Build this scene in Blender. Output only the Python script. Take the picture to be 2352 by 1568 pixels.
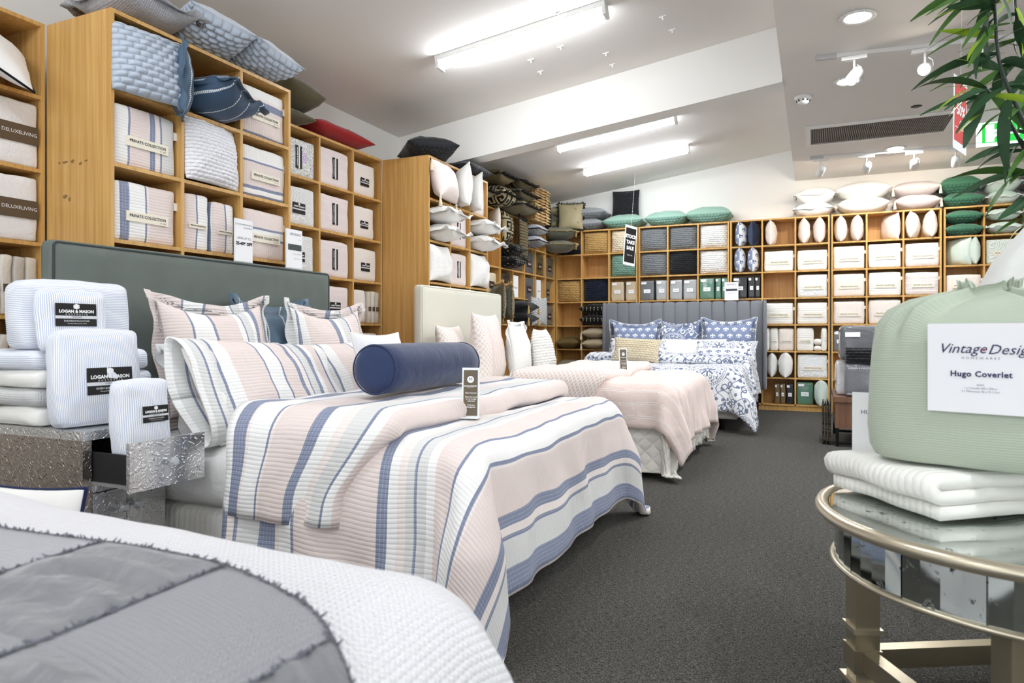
import bpy, bmesh, math, random
from mathutils import Vector, Matrix, Euler, noise as mnoise
import numpy as np
PI = math.pi
for o in list(bpy.data.objects): bpy.data.objects.remove(o)
scene = bpy.context.scene
col = scene.collection

# ---------------------------------------------------------------- camera
CAM_H = 1.08
F_PX, CX, HOR = 1568.0, 1176.0, 766.0
YAW = math.atan(694.0 / 1568.0)          # camera looks left of the +Y direction
SN, CS = math.sin(YAW), math.cos(YAW)
cam_data = bpy.data.cameras.new('camera'); cam = bpy.data.objects.new('camera', cam_data); col.objects.link(cam)
cam_data.sensor_width = 36.0; cam_data.lens = 36.0 * F_PX / 2352.0
cam_data.shift_y = -(784.0 - HOR) / 2352.0
cam_data.clip_start = 0.02; cam_data.clip_end = 60
cam.location = (0, 0, CAM_H); cam.rotation_euler = (PI/2, 0, YAW)
cam_data.dof.use_dof = True; cam_data.dof.focus_distance = 4.6; cam_data.dof.aperture_fstop = 4.5
scene.camera = cam

# ---------------------------------------------------------------- world, exposure
w = bpy.data.worlds.new('world'); scene.world = w; w.use_nodes = True
bg = w.node_tree.nodes['Background']; bg.inputs[0].default_value = (0.93, 0.97, 1.0, 1); bg.inputs[1].default_value = 2.3
vs = scene.view_settings
vs.view_transform = 'Standard'; vs.look = 'None'; vs.gamma = 1.0; vs.use_curve_mapping = False; vs.exposure = 0.05
LAMP = 50.0                                # emission of the batten diffusers

# a pixel of the photograph gives a direction; the wall, floor or thing touched gives the distance
def ray(u, v):
    t = (u - CX) / F_PX; k = (HOR - v) / F_PX
    return (-SN + CS*t, CS + SN*t, k)
def at_x(u, v, x):
    r = ray(u, v); d = x / r[0]; return Vector((x, r[1]*d, CAM_H + r[2]*d))
def at_y(u, v, y):
    r = ray(u, v); d = y / r[1]; return Vector((r[0]*d, y, CAM_H + r[2]*d))
def at_z(u, v, z):
    r = ray(u, v); d = (z - CAM_H) / r[2]; return Vector((r[0]*d, r[1]*d, z))

# ---------------------------------------------------------------- node helper
def srgb(r, g, b):
    f = lambda c: (c/255.0/12.92) if c/255.0 <= 0.04045 else ((c/255.0 + 0.055)/1.055)**2.4
    return (f(r), f(g), f(b), 1.0)
class X:
    def __init__(s, g, k): s.g, s.k = g, k
    def _b(s, op, o): return s.g.m(op, s, o)
    def __add__(s, o): return s._b('ADD', o)
    def __radd__(s, o): return s._b('ADD', o)
    def __sub__(s, o): return s._b('SUBTRACT', o)
    def __rsub__(s, o): return s.g.m('SUBTRACT', o, s)
    def __mul__(s, o): return s._b('MULTIPLY', o)
    def __rmul__(s, o): return s._b('MULTIPLY', o)
    def __truediv__(s, o): return s._b('DIVIDE', o)
    def __lt__(s, o): return s._b('LESS_THAN', o)
    def __gt__(s, o): return s._b('GREATER_THAN', o)
    def __pow__(s, o): return s._b('POWER', o)
class G:
    def __init__(s, name):
        s.mat = bpy.data.materials.new(name); s.mat.use_nodes = True
        s.t = s.mat.node_tree; s.n = s.t.nodes; s.l = s.t.links
        s.p = s.n['Principled BSDF']; s._c = {}
    def put(s, sock, v):
        if isinstance(v, X): s.l.new(v.k, sock)
        elif isinstance(v, bpy.types.NodeSocket): s.l.new(v, sock)
        else: sock.default_value = v
    def m(s, op, a, b=None):
        n = s.n.new('ShaderNodeMath'); n.operation = op
        s.put(n.inputs[0], a)
        if b is not None: s.put(n.inputs[1], b)
        return X(s, n.outputs[0])
    def sin(s, a): return s.m('SINE', a)
    def cos(s, a): return s.m('COSINE', a)
    def abs(s, a): return s.m('ABSOLUTE', a)
    def fract(s, a): return s.m('FRACT', a)
    def floor(s, a): return s.m('FLOOR', a)
    def mn(s, a, b): return s.m('MINIMUM', a, b)
    def mx(s, a, b): return s.m('MAXIMUM', a, b)
    def sqrt(s, a): return s.m('SQRT', a)
    def atan2(s, a, b): return s.m('ARCTAN2', a, b)
    def sm(s, a, lo, hi):
        n = s.n.new('ShaderNodeMapRange'); n.interpolation_type = 'SMOOTHSTEP'
        s.put(n.inputs[0], a); n.inputs[1].default_value = lo; n.inputs[2].default_value = hi
        return X(s, n.outputs[0])
    def coord(s, which):
        if which not in s._c:
            n = s.n.new('ShaderNodeTexCoord'); q = s.n.new('ShaderNodeSeparateXYZ')
            s.l.new(n.outputs[which], q.inputs[0])
            s._c[which] = (n.outputs[which], X(s, q.outputs[0]), X(s, q.outputs[1]), X(s, q.outputs[2]))
        return s._c[which]
    def uv(s):
        c = s.coord('UV'); return c[1], c[2]
    def vec(s, x, y, z=0.0):
        n = s.n.new('ShaderNodeCombineXYZ')
        for i, q in enumerate((x, y, z)): s.put(n.inputs[i], q)
        return n.outputs[0]
    def noise(s, vec, scale, detail=3.0, rough=0.55, dist=0.0):
        n = s.n.new('ShaderNodeTexNoise'); s.put(n.inputs['Vector'], vec)
        n.inputs['Scale'].default_value = scale; n.inputs['Detail'].default_value = detail
        n.inputs['Roughness'].default_value = rough; n.inputs['Distortion'].default_value = dist
        return X(s, n.outputs[0])
    def voro(s, vec, scale, feature='F1', rnd=1.0):
        n = s.n.new('ShaderNodeTexVoronoi'); n.feature = feature; s.put(n.inputs['Vector'], vec)
        n.inputs['Scale'].default_value = scale; n.inputs['Randomness'].default_value = rnd
        return X(s, n.outputs['Distance'])
    def mix(s, f, a, b):
        n = s.n.new('ShaderNodeMix'); n.data_type = 'RGBA'
        s.put(n.inputs[0], f); s.put(n.inputs[6], a); s.put(n.inputs[7], b)
        return n.outputs[2]
    def ramp(s, f, stops, interp='CONSTANT'):
        n = s.n.new('ShaderNodeValToRGB'); s.put(n.inputs[0], f); cr = n.color_ramp; cr.interpolation = interp
        while len(cr.elements) > 1: cr.elements.remove(cr.elements[-1])
        cr.elements[0].position = stops[0][0]; cr.elements[0].color = stops[0][1]
        for p, c in stops[1:]:
            e = cr.elements.new(p); e.color = c
        return n.outputs[0]
    def bump(s, h, strength=0.4, dist=0.003):
        n = s.n.new('ShaderNodeBump'); n.inputs['Strength'].default_value = strength
        n.inputs['Distance'].default_value = dist; s.put(n.inputs['Height'], h)
        s.l.new(n.outputs[0], s.p.inputs['Normal'])
    def done(s, color, rough=0.85, metal=0.0, spec=0.3, sheen=0.0):
        s.put(s.p.inputs['Base Color'], color); s.put(s.p.inputs['Roughness'], rough)
        s.put(s.p.inputs['Metallic'], metal); s.p.inputs['Specular IOR Level'].default_value = spec
        if sheen:
            s.p.inputs['Sheen Weight'].default_value = sheen; s.p.inputs['Sheen Roughness'].default_value = 0.4
        return s.mat
MATS = {}
def M(name, fn=None):
    if name not in MATS: MATS[name] = fn()
    return MATS[name]

# ---------------------------------------------------------------- object helpers
def tag(o, label=None, cat=None, group=None, kind=None):
    if label: o['label'] = label
    if cat: o['category'] = cat
    if group: o['group'] = group
    if kind: o['kind'] = kind
    return o
def link(name, data, parent=None, loc=None, rot=None, scale=None):
    o = bpy.data.objects.new(name, data); col.objects.link(o)
    if parent: o.parent = parent
    if loc is not None: o.location = loc
    if rot is not None: o.rotation_euler = rot
    if scale is not None: o.scale = scale
    return o
def thing(name, label, cat, loc=(0,0,0), rot=(0,0,0), group=None):
    return tag(link(name, None, None, loc, rot), label, cat, group)
def mesh(name, verts, faces, mats=(), uvs=None, smooth=True, fmat=None):
    me = bpy.data.meshes.new(name); me.from_pydata([tuple(v) for v in verts], [], faces)
    for m in (mats if isinstance(mats, (list, tuple)) else [mats]): me.materials.append(m)
    if uvs is not None:
        lay = me.uv_layers.new(name='UVMap')
        if len(uvs) == len(verts):
            for lp in me.loops: lay.data[lp.index].uv = uvs[lp.vertex_index]
        else:
            for i, q in enumerate(uvs): lay.data[i].uv = q
    if smooth: me.polygons.foreach_set('use_smooth', [True]*len(me.polygons))
    if fmat is not None: me.polygons.foreach_set('material_index', fmat)
    me.update(); return me
class MB:
    """collects simple shapes into one mesh"""
    def __init__(s): s.v, s.f, s.uv = [], [], []
    def box(s, x0, x1, y0, y1, z0, z1):
        b = len(s.v)
        s.v += [(x0,y0,z0),(x1,y0,z0),(x1,y1,z0),(x0,y1,z0),(x0,y0,z1),(x1,y0,z1),(x1,y1,z1),(x0,y1,z1)]
        s.f += [tuple(b+i for i in q) for q in ((0,3,2,1),(4,5,6,7),(0,1,5,4),(1,2,6,5),(2,3,7,6),(3,0,4,7))]
        return s
    def tube(s, pts, r, n=8, closed=False, cap=True):
        pts = [Vector(p) for p in pts]; b = len(s.v); m = len(pts); up = None
        for i, p in enumerate(pts):
            if closed: t = pts[(i+1) % m] - pts[i-1]
            else: t = pts[min(i+1, m-1)] - pts[max(i-1, 0)]
            t.normalize()
            if up is None: up = t.orthogonal().normalized()
            up = (up - t*up.dot(t)).normalized(); sd = t.cross(up)
            rr = r[i] if isinstance(r, (list, tuple)) else r
            for k in range(n):
                a = 2*PI*k/n; s.v.append(tuple(p + (up*math.cos(a) + sd*math.sin(a))*rr))
        for i in range(m if closed else m-1):
            j = (i+1) % m
            for k in range(n): s.f.append((b+i*n+k, b+i*n+(k+1) % n, b+j*n+(k+1) % n, b+j*n+k))
        if not closed and cap:
            s.f.append(tuple(b+k for k in range(n))[::-1]); s.f.append(tuple(b+(m-1)*n+k for k in range(n)))
        return s
    def lathe(s, prof, n=24, c=(0,0,0), caps=False):
        b = len(s.v)
        for r, z in prof:
            for k in range(n):
                a = 2*PI*k/n; s.v.append((c[0]+r*math.cos(a), c[1]+r*math.sin(a), c[2]+z))
        for i in range(len(prof)-1):
            for k in range(n): s.f.append((b+i*n+k, b+i*n+(k+1) % n, b+(i+1)*n+(k+1) % n, b+(i+1)*n+k))
        if caps: s.f.append(tuple(b+k for k in range(n))[::-1]); s.f.append(tuple(b+(len(prof)-1)*n+k for k in range(n)))
        return s
    def quad(s, a, b, c, d):
        i = len(s.v); s.v += [tuple(a), tuple(b), tuple(c), tuple(d)]; s.f.append((i,i+1,i+2,i+3)); return s
    def me(s, name, mat, smooth=False): return mesh(name, s.v, s.f, mat, None, smooth)
    def obj(s, name, mat, parent=None, smooth=False, loc=None, rot=None):
        return link(name, s.me(name, mat, smooth), parent, loc, rot)
def bevel(o, w=0.004, seg=2, lim=None):
    b = o.modifiers.new('bevel', 'BEVEL'); b.width = w; b.segments = seg; b.limit_method = 'ANGLE'; b.angle_limit = math.radians(40)
    return o
_unit = {}
def ubox(mat):
    if mat.name not in _unit: _unit[mat.name] = MB().box(0,1,0,1,0,1).me('board', mat)
    return _unit[mat.name]
def board(name, x0, x1, y0, y1, z0, z1, mat, parent):
    return link(name, ubox(mat), parent, (x0,y0,z0), None, (x1-x0, y1-y0, z1-z0))
def copy_tree(o, parent=None):
    c = o.copy(); col.objects.link(c)
    if parent: c.parent = parent
    for ch in o.children: copy_tree(ch, c)
    return c
_txt = {}
def text_me(s, size, mat, align='CENTER', bold=0.0, shear=0.0, sx=1.0):
    k = (s, size, mat.name, align, bold, shear, sx)
    if k not in _txt:
        cu = bpy.data.curves.new('lettering', 'FONT'); cu.body = s; cu.size = size; cu.align_x = align; cu.align_y = 'CENTER'
        cu.resolution_u = 2; cu.offset = bold; cu.shear = shear; cu.space_character = sx; cu.fill_mode = 'FRONT'
        ob = bpy.data.objects.new('tmp', cu); col.objects.link(ob)
        dg = bpy.context.evaluated_depsgraph_get(); me = bpy.data.meshes.new_from_object(ob.evaluated_get(dg))
        bpy.data.objects.remove(ob); bpy.data.curves.remove(cu)
        # stand the letters up: text plane XY -> XZ, facing -Y
        for v in me.vertices: v.co = Vector((v.co.x, 0, v.co.y))
        me.name = 'lettering'; me.materials.clear(); me.materials.append(mat); _txt[k] = me
    return _txt[k]
def text(s, size, mat, parent, loc, align='CENTER', bold=0.0, shear=0.0, sx=1.0, name='lettering'):
    return link(name, text_me(s, size, mat, align, bold, shear, sx), parent, loc)
def nz(x, y, z=0.0): return mnoise.noise(Vector((x, y, z)))
# ---------------------------------------------------------------- materials
def plain(name, rgb, rough=0.85, metal=0.0, spec=0.3, sheen=0.0, var=0.0, weave=0.0):
    def f():
        g = G(name); c = srgb(*rgb)
        if weave:
            u, v = g.uv(); g.bump(g.sin(u*(2*PI/weave))*g.sin(v*(2*PI/weave)), 0.25, weave*0.3)
        if var:
            n = g.noise(g.coord('Object')[0], 6, 4)
            c = g.mix(g.sm(n, 0.3, 0.7), tuple(q*(1-var) for q in c[:3])+(1,), c)
        return g.done(c, rough, metal, spec, sheen)
    return M(name, f)
def cloth(name, rgb, rough=0.9, sheen=0.12, crease=0.35):
    """plain woven cloth with soft creases"""
    def f():
        g = G(name); o = g.coord('Object')[0]
        n = g.noise(o, 9, 3, 0.5, 0.6); fine = g.noise(o, 420, 2)
        g.bump(n*1.0 + fine*0.05, crease, 0.02)
        return g.done(srgb(*rgb), rough, 0, 0.2, sheen)
    return M(name, f)
def ribbed(name, rgb, pitch=0.016, along='v', depth=0.5):
    def f():
        g = G(name); u, v = g.uv(); q = v if along == 'v' else u
        n = g.noise(g.coord('Object')[0], 10, 3, 0.5, 0.5)
        g.bump(g.abs(g.sin(q*(PI/pitch)))*0.25 + n*0.8, depth, 0.014)
        return g.done(srgb(*rgb), 0.9, 0, 0.2, 0.1)
    return M(name, f)
def knit(name, rgb, sx=0.046, sy=0.028, deep=0.8):
    """puckered velvet / chunky knit: staggered rows of pillows with slits between"""
    def f():
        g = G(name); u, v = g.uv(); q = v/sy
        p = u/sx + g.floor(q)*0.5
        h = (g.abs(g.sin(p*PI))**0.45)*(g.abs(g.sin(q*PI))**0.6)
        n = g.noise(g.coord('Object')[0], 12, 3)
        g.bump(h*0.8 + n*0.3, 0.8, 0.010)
        c = srgb(*rgb); dk = tuple(x*deep for x in c[:3])+(1,); KNITS[name] = (sx, sy)  # slits get a darker base colour, painted shade between the puckers
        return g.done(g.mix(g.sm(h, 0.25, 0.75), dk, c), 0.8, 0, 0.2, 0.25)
    return M(name, f)
KNITS = {}
WHITE = (244,243,241); PINK = (233,219,214); GREY = (222,222,220); BLUE = (136,144,167); LPINK = (241,231,226)
def stripes(name, seq, ribs='v', period=None, pitch=0.0165, blend=None):
    """seq: list of (width in metres, rgb) laid along u"""
    def f():
        g = G(name); u, v = g.uv(); tot = sum(a for a, _ in seq)
        k = g.fract(u/tot); stops, p = [], 0.0
        cols = seq
        # ramps hold 32 stops
        for a, c in cols: stops.append((p/tot, srgb(*c))); p += a
        wob = g.noise(g.coord('UV')[0], 3, 2)
        k = g.fract(u/tot + (wob-0.5)*0.004)
        base = g.ramp(k, stops[:32])
        q = v if ribs == 'v' else u
        rib = g.abs(g.sin(q*(PI/pitch)))**0.7
        bluem = g.ramp(k, [(s0, (1,1,1,1) if c == BLUE else (0,0,0,1)) for (s0, _), (_, c) in zip(stops[:32], cols[:32])])
        dash = (g.fract(q/0.0165*2) > 0.72)*(g.fract(u/0.016) > 0.5)*(g.fract(u/0.016) < 0.75)
        base = g.mix(g.m('MULTIPLY', X(g, bluem), dash)*0.6, base, srgb(235,235,238))
        n = g.noise(g.coord('Object')[0], 8, 3, 0.5, 0.6)
        g.bump(rib*0.16 + n*0.9, 0.55, 0.017)
        return g.done(base, 0.9, 0, 0.2, 0.1)
    return M(name, f)
QUILT_SEQ = [(0.05,PINK),(0.028,BLUE),(0.035,WHITE),(0.022,LPINK),(0.035,GREY),(0.008,BLUE),(0.03,GREY),(0.022,WHITE),
             (0.125,PINK),(0.008,BLUE),(0.10,WHITE),(0.008,BLUE),(0.012,LPINK),(0.12,PINK),(0.03,BLUE),(0.03,LPINK),(0.009,BLUE),
             (0.11,GREY),(0.058,BLUE),(0.018,LPINK),(0.10,WHITE),(0.01,BLUE),(0.07,PINK)]
TURN_SEQ = [(0.03,WHITE),(0.05,BLUE),(0.012,LPINK),(0.075,WHITE),(0.008,BLUE),(0.012,LPINK),(0.13,PINK),(0.045,BLUE),(0.05,WHITE),
            (0.03,LPINK),(0.06,GREY),(0.012,BLUE),(0.04,WHITE),(0.2,PINK)]
PIL_SEQ = [(0.03,WHITE),(0.05,GREY),(0.014,BLUE),(0.06,WHITE),(0.16,PINK),(0.01,BLUE),(0.085,WHITE),(0.01,BLUE),(0.09,PINK),(0.026,BLUE),
           (0.03,LPINK),(0.01,BLUE),(0.055,GREY),(0.036,BLUE),(0.04,WHITE),(0.1,PINK)]
EURO_SEQ = [(0.11,PINK),(0.012,BLUE),(0.085,WHITE),(0.012,BLUE),(0.13,PINK),(0.035,WHITE),(0.012,BLUE),(0.04,GREY),(0.04,WHITE),(0.028,BLUE),(0.11,PINK),(0.012,BLUE),(0.09,WHITE)]
EURO_SEQ2 = [(0.06,WHITE),(0.012,BLUE),(0.03,WHITE),(0.13,PINK),(0.032,BLUE),(0.035,WHITE),(0.07,GREY),(0.012,BLUE),(0.02,WHITE),(0.12,PINK),(0.012,BLUE),(0.05,WHITE),(0.1,PINK)]
PACK_SEQ = [(0.085,WHITE),(0.012,BLUE),(0.12,PINK),(0.032,BLUE),(0.03,LPINK),(0.012,BLUE),(0.14,GREY)]
PACK_SEQ2 = [(0.04,WHITE),(0.055,BLUE),(0.09,WHITE),(0.012,BLUE),(0.012,LPINK),(0.25,PINK)]
PACK_SEQ3 = [(0.09,PINK),(0.012,BLUE),(0.03,WHITE),(0.05,WHITE),(0.035,BLUE),(0.16,LPINK)]
def sc_(seq, k): return [(a*k, c) for a, c in seq]
QUILT_SEQ = [(0.215,PINK),(0.045,BLUE),(0.035,WHITE),(0.03,LPINK),(0.03,GREY),(0.012,BLUE),(0.035,GREY),(0.035,WHITE),(0.085,PINK),(0.012,BLUE),(0.085,WHITE),(0.012,BLUE),
             (0.01,LPINK),(0.165,PINK),(0.045,BLUE),(0.03,LPINK),(0.014,BLUE),(0.10,GREY),(0.085,BLUE),(0.02,LPINK),(0.07,WHITE),(0.012,BLUE),(0.15,PINK)]
TURN_SEQ = sc_(TURN_SEQ, 1.32)
PIL_SEQ = sc_(PIL_SEQ, 1.12)
EURO_SEQ = [(0.19,PINK),(0.014,BLUE),(0.115,WHITE),(0.014,BLUE),(0.165,PINK),(0.035,WHITE),(0.012,BLUE),(0.05,GREY),(0.03,WHITE),(0.03,BLUE),(0.1,PINK),(0.012,BLUE),(0.05,WHITE)]
EURO_SEQ2 = [(0.08,WHITE),(0.014,BLUE),(0.04,WHITE),(0.24,PINK),(0.045,BLUE),(0.04,WHITE),(0.07,GREY),(0.012,BLUE),(0.02,LPINK),(0.11,PINK),(0.012,BLUE),(0.13,PINK)]
def vstripes(name, seq):      # the same laid along v (horizontal bands)
    def f():
        g = G(name); u, v = g.uv(); tot = sum(a for a, _ in seq); stops, p = [], 0.0
        for a, c in seq: stops.append((p/tot, srgb(*c))); p += a
        base = g.ramp(g.fract(v/tot), stops)
        g.bump(g.abs(g.sin(u*(PI/0.0165)))*0.2 + g.noise(g.coord('Object')[0], 9, 3), 0.5, 0.012)
        return g.done(base, 0.9, 0, 0.2, 0.1)
    return M(name, f)
PACKV1 = [(0.02,BLUE),(0.17,PINK),(0.045,BLUE),(0.02,LPINK),(0.2,WHITE)]
PACKV2 = [(0.02,BLUE),(0.03,WHITE),(0.02,BLUE),(0.15,PINK),(0.012,BLUE),(0.2,WHITE)]
PACKV3 = [(0.12,PINK),(0.014,BLUE),(0.05,WHITE),(0.014,BLUE),(0.2,PINK)]
def pin(name, horiz=False, rgb=(192,201,221), pitch=0.0075):
    def f():
        g = G(name); u, v = g.uv(); q = v if horiz else u
        n = g.noise(g.coord('Object')[0], 7, 3, 0.5, 0.4); g.bump(n, 0.35, 0.02)
        k = g.sm(g.sin(q*(2*PI/pitch)), -0.25, 0.35)
        return g.done(g.mix(k, srgb(247,248,250), srgb(*rgb)), 0.85, 0, 0.2, 0.05)
    return M(name, f)
def diamonds(name, c1, c2, a=0.032, b=0.05, w=0.14):
    def f():
        g = G(name); u, v = g.uv(); p = u/a; q = v/b
        d = g.mn(g.abs(g.fract(p+q)-0.5), g.abs(g.fract(p-q)-0.5))
        n = g.noise(g.coord('Object')[0], 9, 3, 0.5, 0.5); g.bump(n + (d < w)*0.08, 0.4, 0.015)
        return g.done(g.mix(d < w, srgb(*c1), srgb(*c2)), 0.9, 0, 0.2, 0.1)
    return M(name, f)
def blob(g, x, y, cx, cy, rx, ry):
    a = (x - cx)/rx; b = (y - cy)/ry
    return (a*a + b*b) < 1.0
def fleur(name, bgc, fgc, cell=0.118):
    def f():
        g = G(name); u, v = g.uv(); row = g.floor(v/cell*1.25)
        x = g.fract(u/cell + row*0.5) - 0.5; y = g.fract(v/cell*1.25) - 0.5
        ax = g.abs(x)
        m = blob(g, x, y, 0.0, 0.08, 0.085, 0.26)
        m = g.mx(m, blob(g, ax, y, 0.16, 0.10, 0.13, 0.10))
        m = g.mx(m, blob(g, ax, y, 0.25, -0.02, 0.06, 0.13))
        m = g.mx(m, blob(g, x, y, 0.0, -0.18, 0.05, 0.12))
        m = g.mx(m, blob(g, ax, y, 0.10, -0.24, 0.05, 0.07))
        n = g.noise(g.coord('Object')[0], 9, 3, 0.5, 0.5)
        g.bump(n + g.abs(g.sin(v*PI/0.05))*0.12, 0.45, 0.016)
        return g.done(g.mix(m, srgb(*bgc), srgb(*fgc)), 0.9, 0, 0.2, 0.1)
    return M(name, f)
def damask(name, bgc, fgc, cell=0.62):
    """large medallions with scrolling leaf vines between them"""
    def f():
        g = G(name); u, v = g.uv()
        x = (g.fract(u/cell) - 0.5)*cell; y = (g.fract(v/cell) - 0.5)*cell
        r = g.sqrt(x*x + y*y); th = g.atan2(y, x)
        # medallion: beaded double ring, petals, scrolls
        ring = g.mx((g.abs(r-0.205) < 0.003), g.mx(g.abs(r-0.178) < 0.003, (g.abs(r-0.191) < 0.006)*(g.sin(th*52) > 0.1)))
        petal = (r < (0.055 + 0.03*g.cos(th*8)))*(r > 0.014)
        pet2 = (g.abs(r - (0.095 + 0.022*g.cos(th*8 + PI))) < 0.0055)
        scr = g.abs(r - (0.135 + 0.018*g.sin(th*16))) < 0.0055
        buds = (g.abs(r-0.155) < 0.011)*(g.cos(th*16 + 0.8) > 0.55)
        buds2 = (g.abs(r-0.082) < 0.010)*(g.cos(th*16) > 0.6)
        inside = g.mx(g.mx(ring, petal), g.mx(g.mx(pet2, scr), g.mx(buds, buds2)))*(r < 0.21)
        # vines and leaves outside
        wv = g.abs(g.sin((u + 0.055*g.sin(v*(2*PI/0.31)))*(2*PI/0.31)))
        wv2 = g.abs(g.sin((v + 0.055*g.sin(u*(2*PI/0.31) + 1.2))*(2*PI/0.31)))
        vine = g.mn(wv, wv2) < 0.11
        leafd = g.voro(g.coord('UV')[0], 17.0, 'F1', 0.55)
        ln = g.noise(g.coord('UV')[0], 60, 2)
        leaf = (leafd + (ln-0.5)*0.55) < 0.33
        vein = g.abs(g.sin((u*0.8 + v)*(2*PI/0.03))) < 0.10
        curl = g.abs(g.voro(g.coord('UV')[0], 11.0, 'F1', 0.7) - 0.33) < 0.06
        outside = g.mx(g.mx(vine, curl), leaf*(1.0 - vein*0.8))*(r > 0.222)
        m = g.mx(inside, outside)
        n = g.noise(g.coord('Object')[0], 8, 3, 0.5, 0.5); g.bump(n, 0.4, 0.018)
        return g.done(g.mix(m, srgb(*bgc), srgb(*fgc)), 0.9, 0, 0.2, 0.1)
    return M(name, f)
def jacquard(name, bgc, fgc, scale=26, thr=0.5, rough=0.6, spec=0.4):
    def f():
        g = G(name); n = g.noise(g.coord('UV')[0], scale, 3, 0.6, 2.2)
        k = g.abs(g.sin(n*22.0)) < thr
        g.bump(n, 0.3, 0.01)
        return g.done(g.mix(k, srgb(*bgc), srgb(*fgc)), rough, 0, spec)
    return M(name, f)
def leafy(name, bgc, fgc):
    def f():
        g = G(name); u, v = g.uv(); d = g.voro(g.coord('UV')[0], 6.0, 'F1', 1.0)
        n = g.noise(g.coord('UV')[0], 5, 2, 0.5, 1.5)
        k = g.sm(g.sin(d*60 + n*30), -0.2, 0.5)
        g.bump(k*0.2 + n*0.4, 0.6, 0.012)
        return g.done(g.mix(k, srgb(*bgc), srgb(*fgc)), 0.9, 0, 0.2)
    return M(name, f)
def florals(name):
    def f():
        g = G(name); uvv = g.coord('UV')[0]
        d = g.voro(uvv, 7.0, 'F1', 0.9); n = g.noise(uvv, 40, 3)
        flower = (d + (n-0.5)*0.2) < 0.33
        petal = g.sm(g.sin(d*55 + n*4), -0.3, 0.6)
        leaf = g.abs(g.sin(g.noise(uvv, 22, 2, 0.5, 1.5)*26)) < 0.38
        c = g.mix(leaf, srgb(240,240,240), srgb(112,128,116))
        c = g.mix(flower, c, g.mix(petal, srgb(196,178,212), srgb(232,222,238)))
        return g.done(c, 0.85, 0, 0.3)
    return M(name, f)
def dots(name, bgc, fgc, cell=0.06):
    def f():
        g = G(name); u, v = g.uv(); row = g.floor(v/cell)
        x = g.fract(u/cell + row*0.5) - 0.5; y = g.fract(v/cell) - 0.5
        m = blob(g, x, y, 0, 0, 0.07, 0.16)
        g.bump(g.noise(g.coord('Object')[0], 9, 3) + m*0.2, 0.4, 0.015)
        return g.done(g.mix(m, srgb(*bgc), srgb(*fgc)), 0.85, 0, 0.2, 0.1)
    return M(name, f)
def greek(name, bgc, fgc, cell=0.15):
    def f():
        g = G(name); u, v = g.uv(); x = g.fract(u/cell)*7; y = g.fract(v/cell)*7
        def bar(x0, x1, y0, y1): return (x > x0)*(x < x1)*(y > y0)*(y < y1)
        m = bar(0.4,6.6,5.6,6.6)
        for b in ((0.4,1.4,0.4,6.6),(0.4,5.0,0.4,1.4),(4.0,5.0,0.4,4.2),(2.4,5.0,3.2,4.2)): m = g.mx(m, bar(*b))
        g.bump(g.noise(g.coord('Object')[0], 9, 3), 0.4, 0.012)
        return g.done(g.mix(m, srgb(*bgc), srgb(*fgc)), 0.8, 0, 0.2)
    return M(name, f)
def dashed(name, rgb, line, pitch=0.11, along='u'):
    """plain cloth with rows of white dotted stitching"""
    def f():
        g = G(name); u, v = g.uv(); q, s2 = (u, v) if along == 'u' else (v, u)
        k = g.abs(g.fract(q/pitch) - 0.5) < 0.035
        k = k*(g.fract(s2/0.011) < 0.72)
        g.bump(g.noise(g.coord('Object')[0], 8, 3, 0.5, 0.6) + k*0.15, 0.4, 0.016)
        return g.done(g.mix(k, srgb(*rgb), srgb(*line)), 0.55, 0, 0.35, 0.2)
    return M(name, f)
def gridded(name, bgc, fgc, cell=0.03):
    def f():
        g = G(name); u, v = g.uv(); p = (u+v)/cell; q = (u-v)/cell
        m = g.mn(g.abs(g.fract(p)-0.5), g.abs(g.fract(q)-0.5)) < 0.13
        g.bump(g.noise(g.coord('Object')[0], 9, 3), 0.4, 0.012)
        return g.done(g.mix(m, srgb(*bgc), srgb(*fgc)), 0.85, 0, 0.2)
    return M(name, f)
def tufted(name, rgb):
    def f():
        g = G(name); u, v = g.uv()
        wob = g.noise(g.coord('UV')[0], 14, 2)*0.10
        row = g.abs(g.fract(v/0.10) + wob - 0.55) < 0.028
        row2 = g.abs(g.fract(v/0.10) + wob - 0.40) < 0.028
        tuf = (g.voro(g.coord('UV')[0], 22, 'F1', 0.8) < 0.17)*(g.abs(g.fract(v/0.10) - 0.45) < 0.22)
        n = g.noise(g.coord('Object')[0], 8, 3, 0.5, 0.6)
        k = g.mx(g.mx(row, row2), tuf)
        g.bump(n + g.mx(row, row2)*0.2 + tuf*0.35, 0.6, 0.018)
        return g.done(g.mix(k*0.75, srgb(*rgb), srgb(246,238,234)), 0.9, 0, 0.2, 0.1)
    return M(name, f)
def tallpillow(name):
    def f():
        g = G(name); u, v = g.uv(); p = u/0.036; q = v/0.05
        d = g.mn(g.abs(g.fract(p+q)-0.5), g.abs(g.fract(p-q)-0.5)) < 0.14
        wob = g.noise(g.coord('UV')[0], 12, 2)*0.010
        ln = (g.abs(g.fract((u+wob)/0.035) - 0.5) < 0.10)*(u > 0.17)*(u < 0.42)
        tuf = (g.voro(g.coord('UV')[0], 24, 'F1', 0.8) < 0.17)*(u > 0.16)*(u < 0.44)
        k = g.mx(d*(u < 0.14), g.mx(ln, tuf))
        g.bump(g.noise(g.coord('Object')[0], 9, 3, 0.5, 0.6) + k*0.2, 0.6, 0.018)
        return g.done(g.mix(k*0.85, srgb(231,216,209), srgb(248,243,239)), 0.9, 0, 0.2, 0.1)
    return M(name, f)
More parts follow.
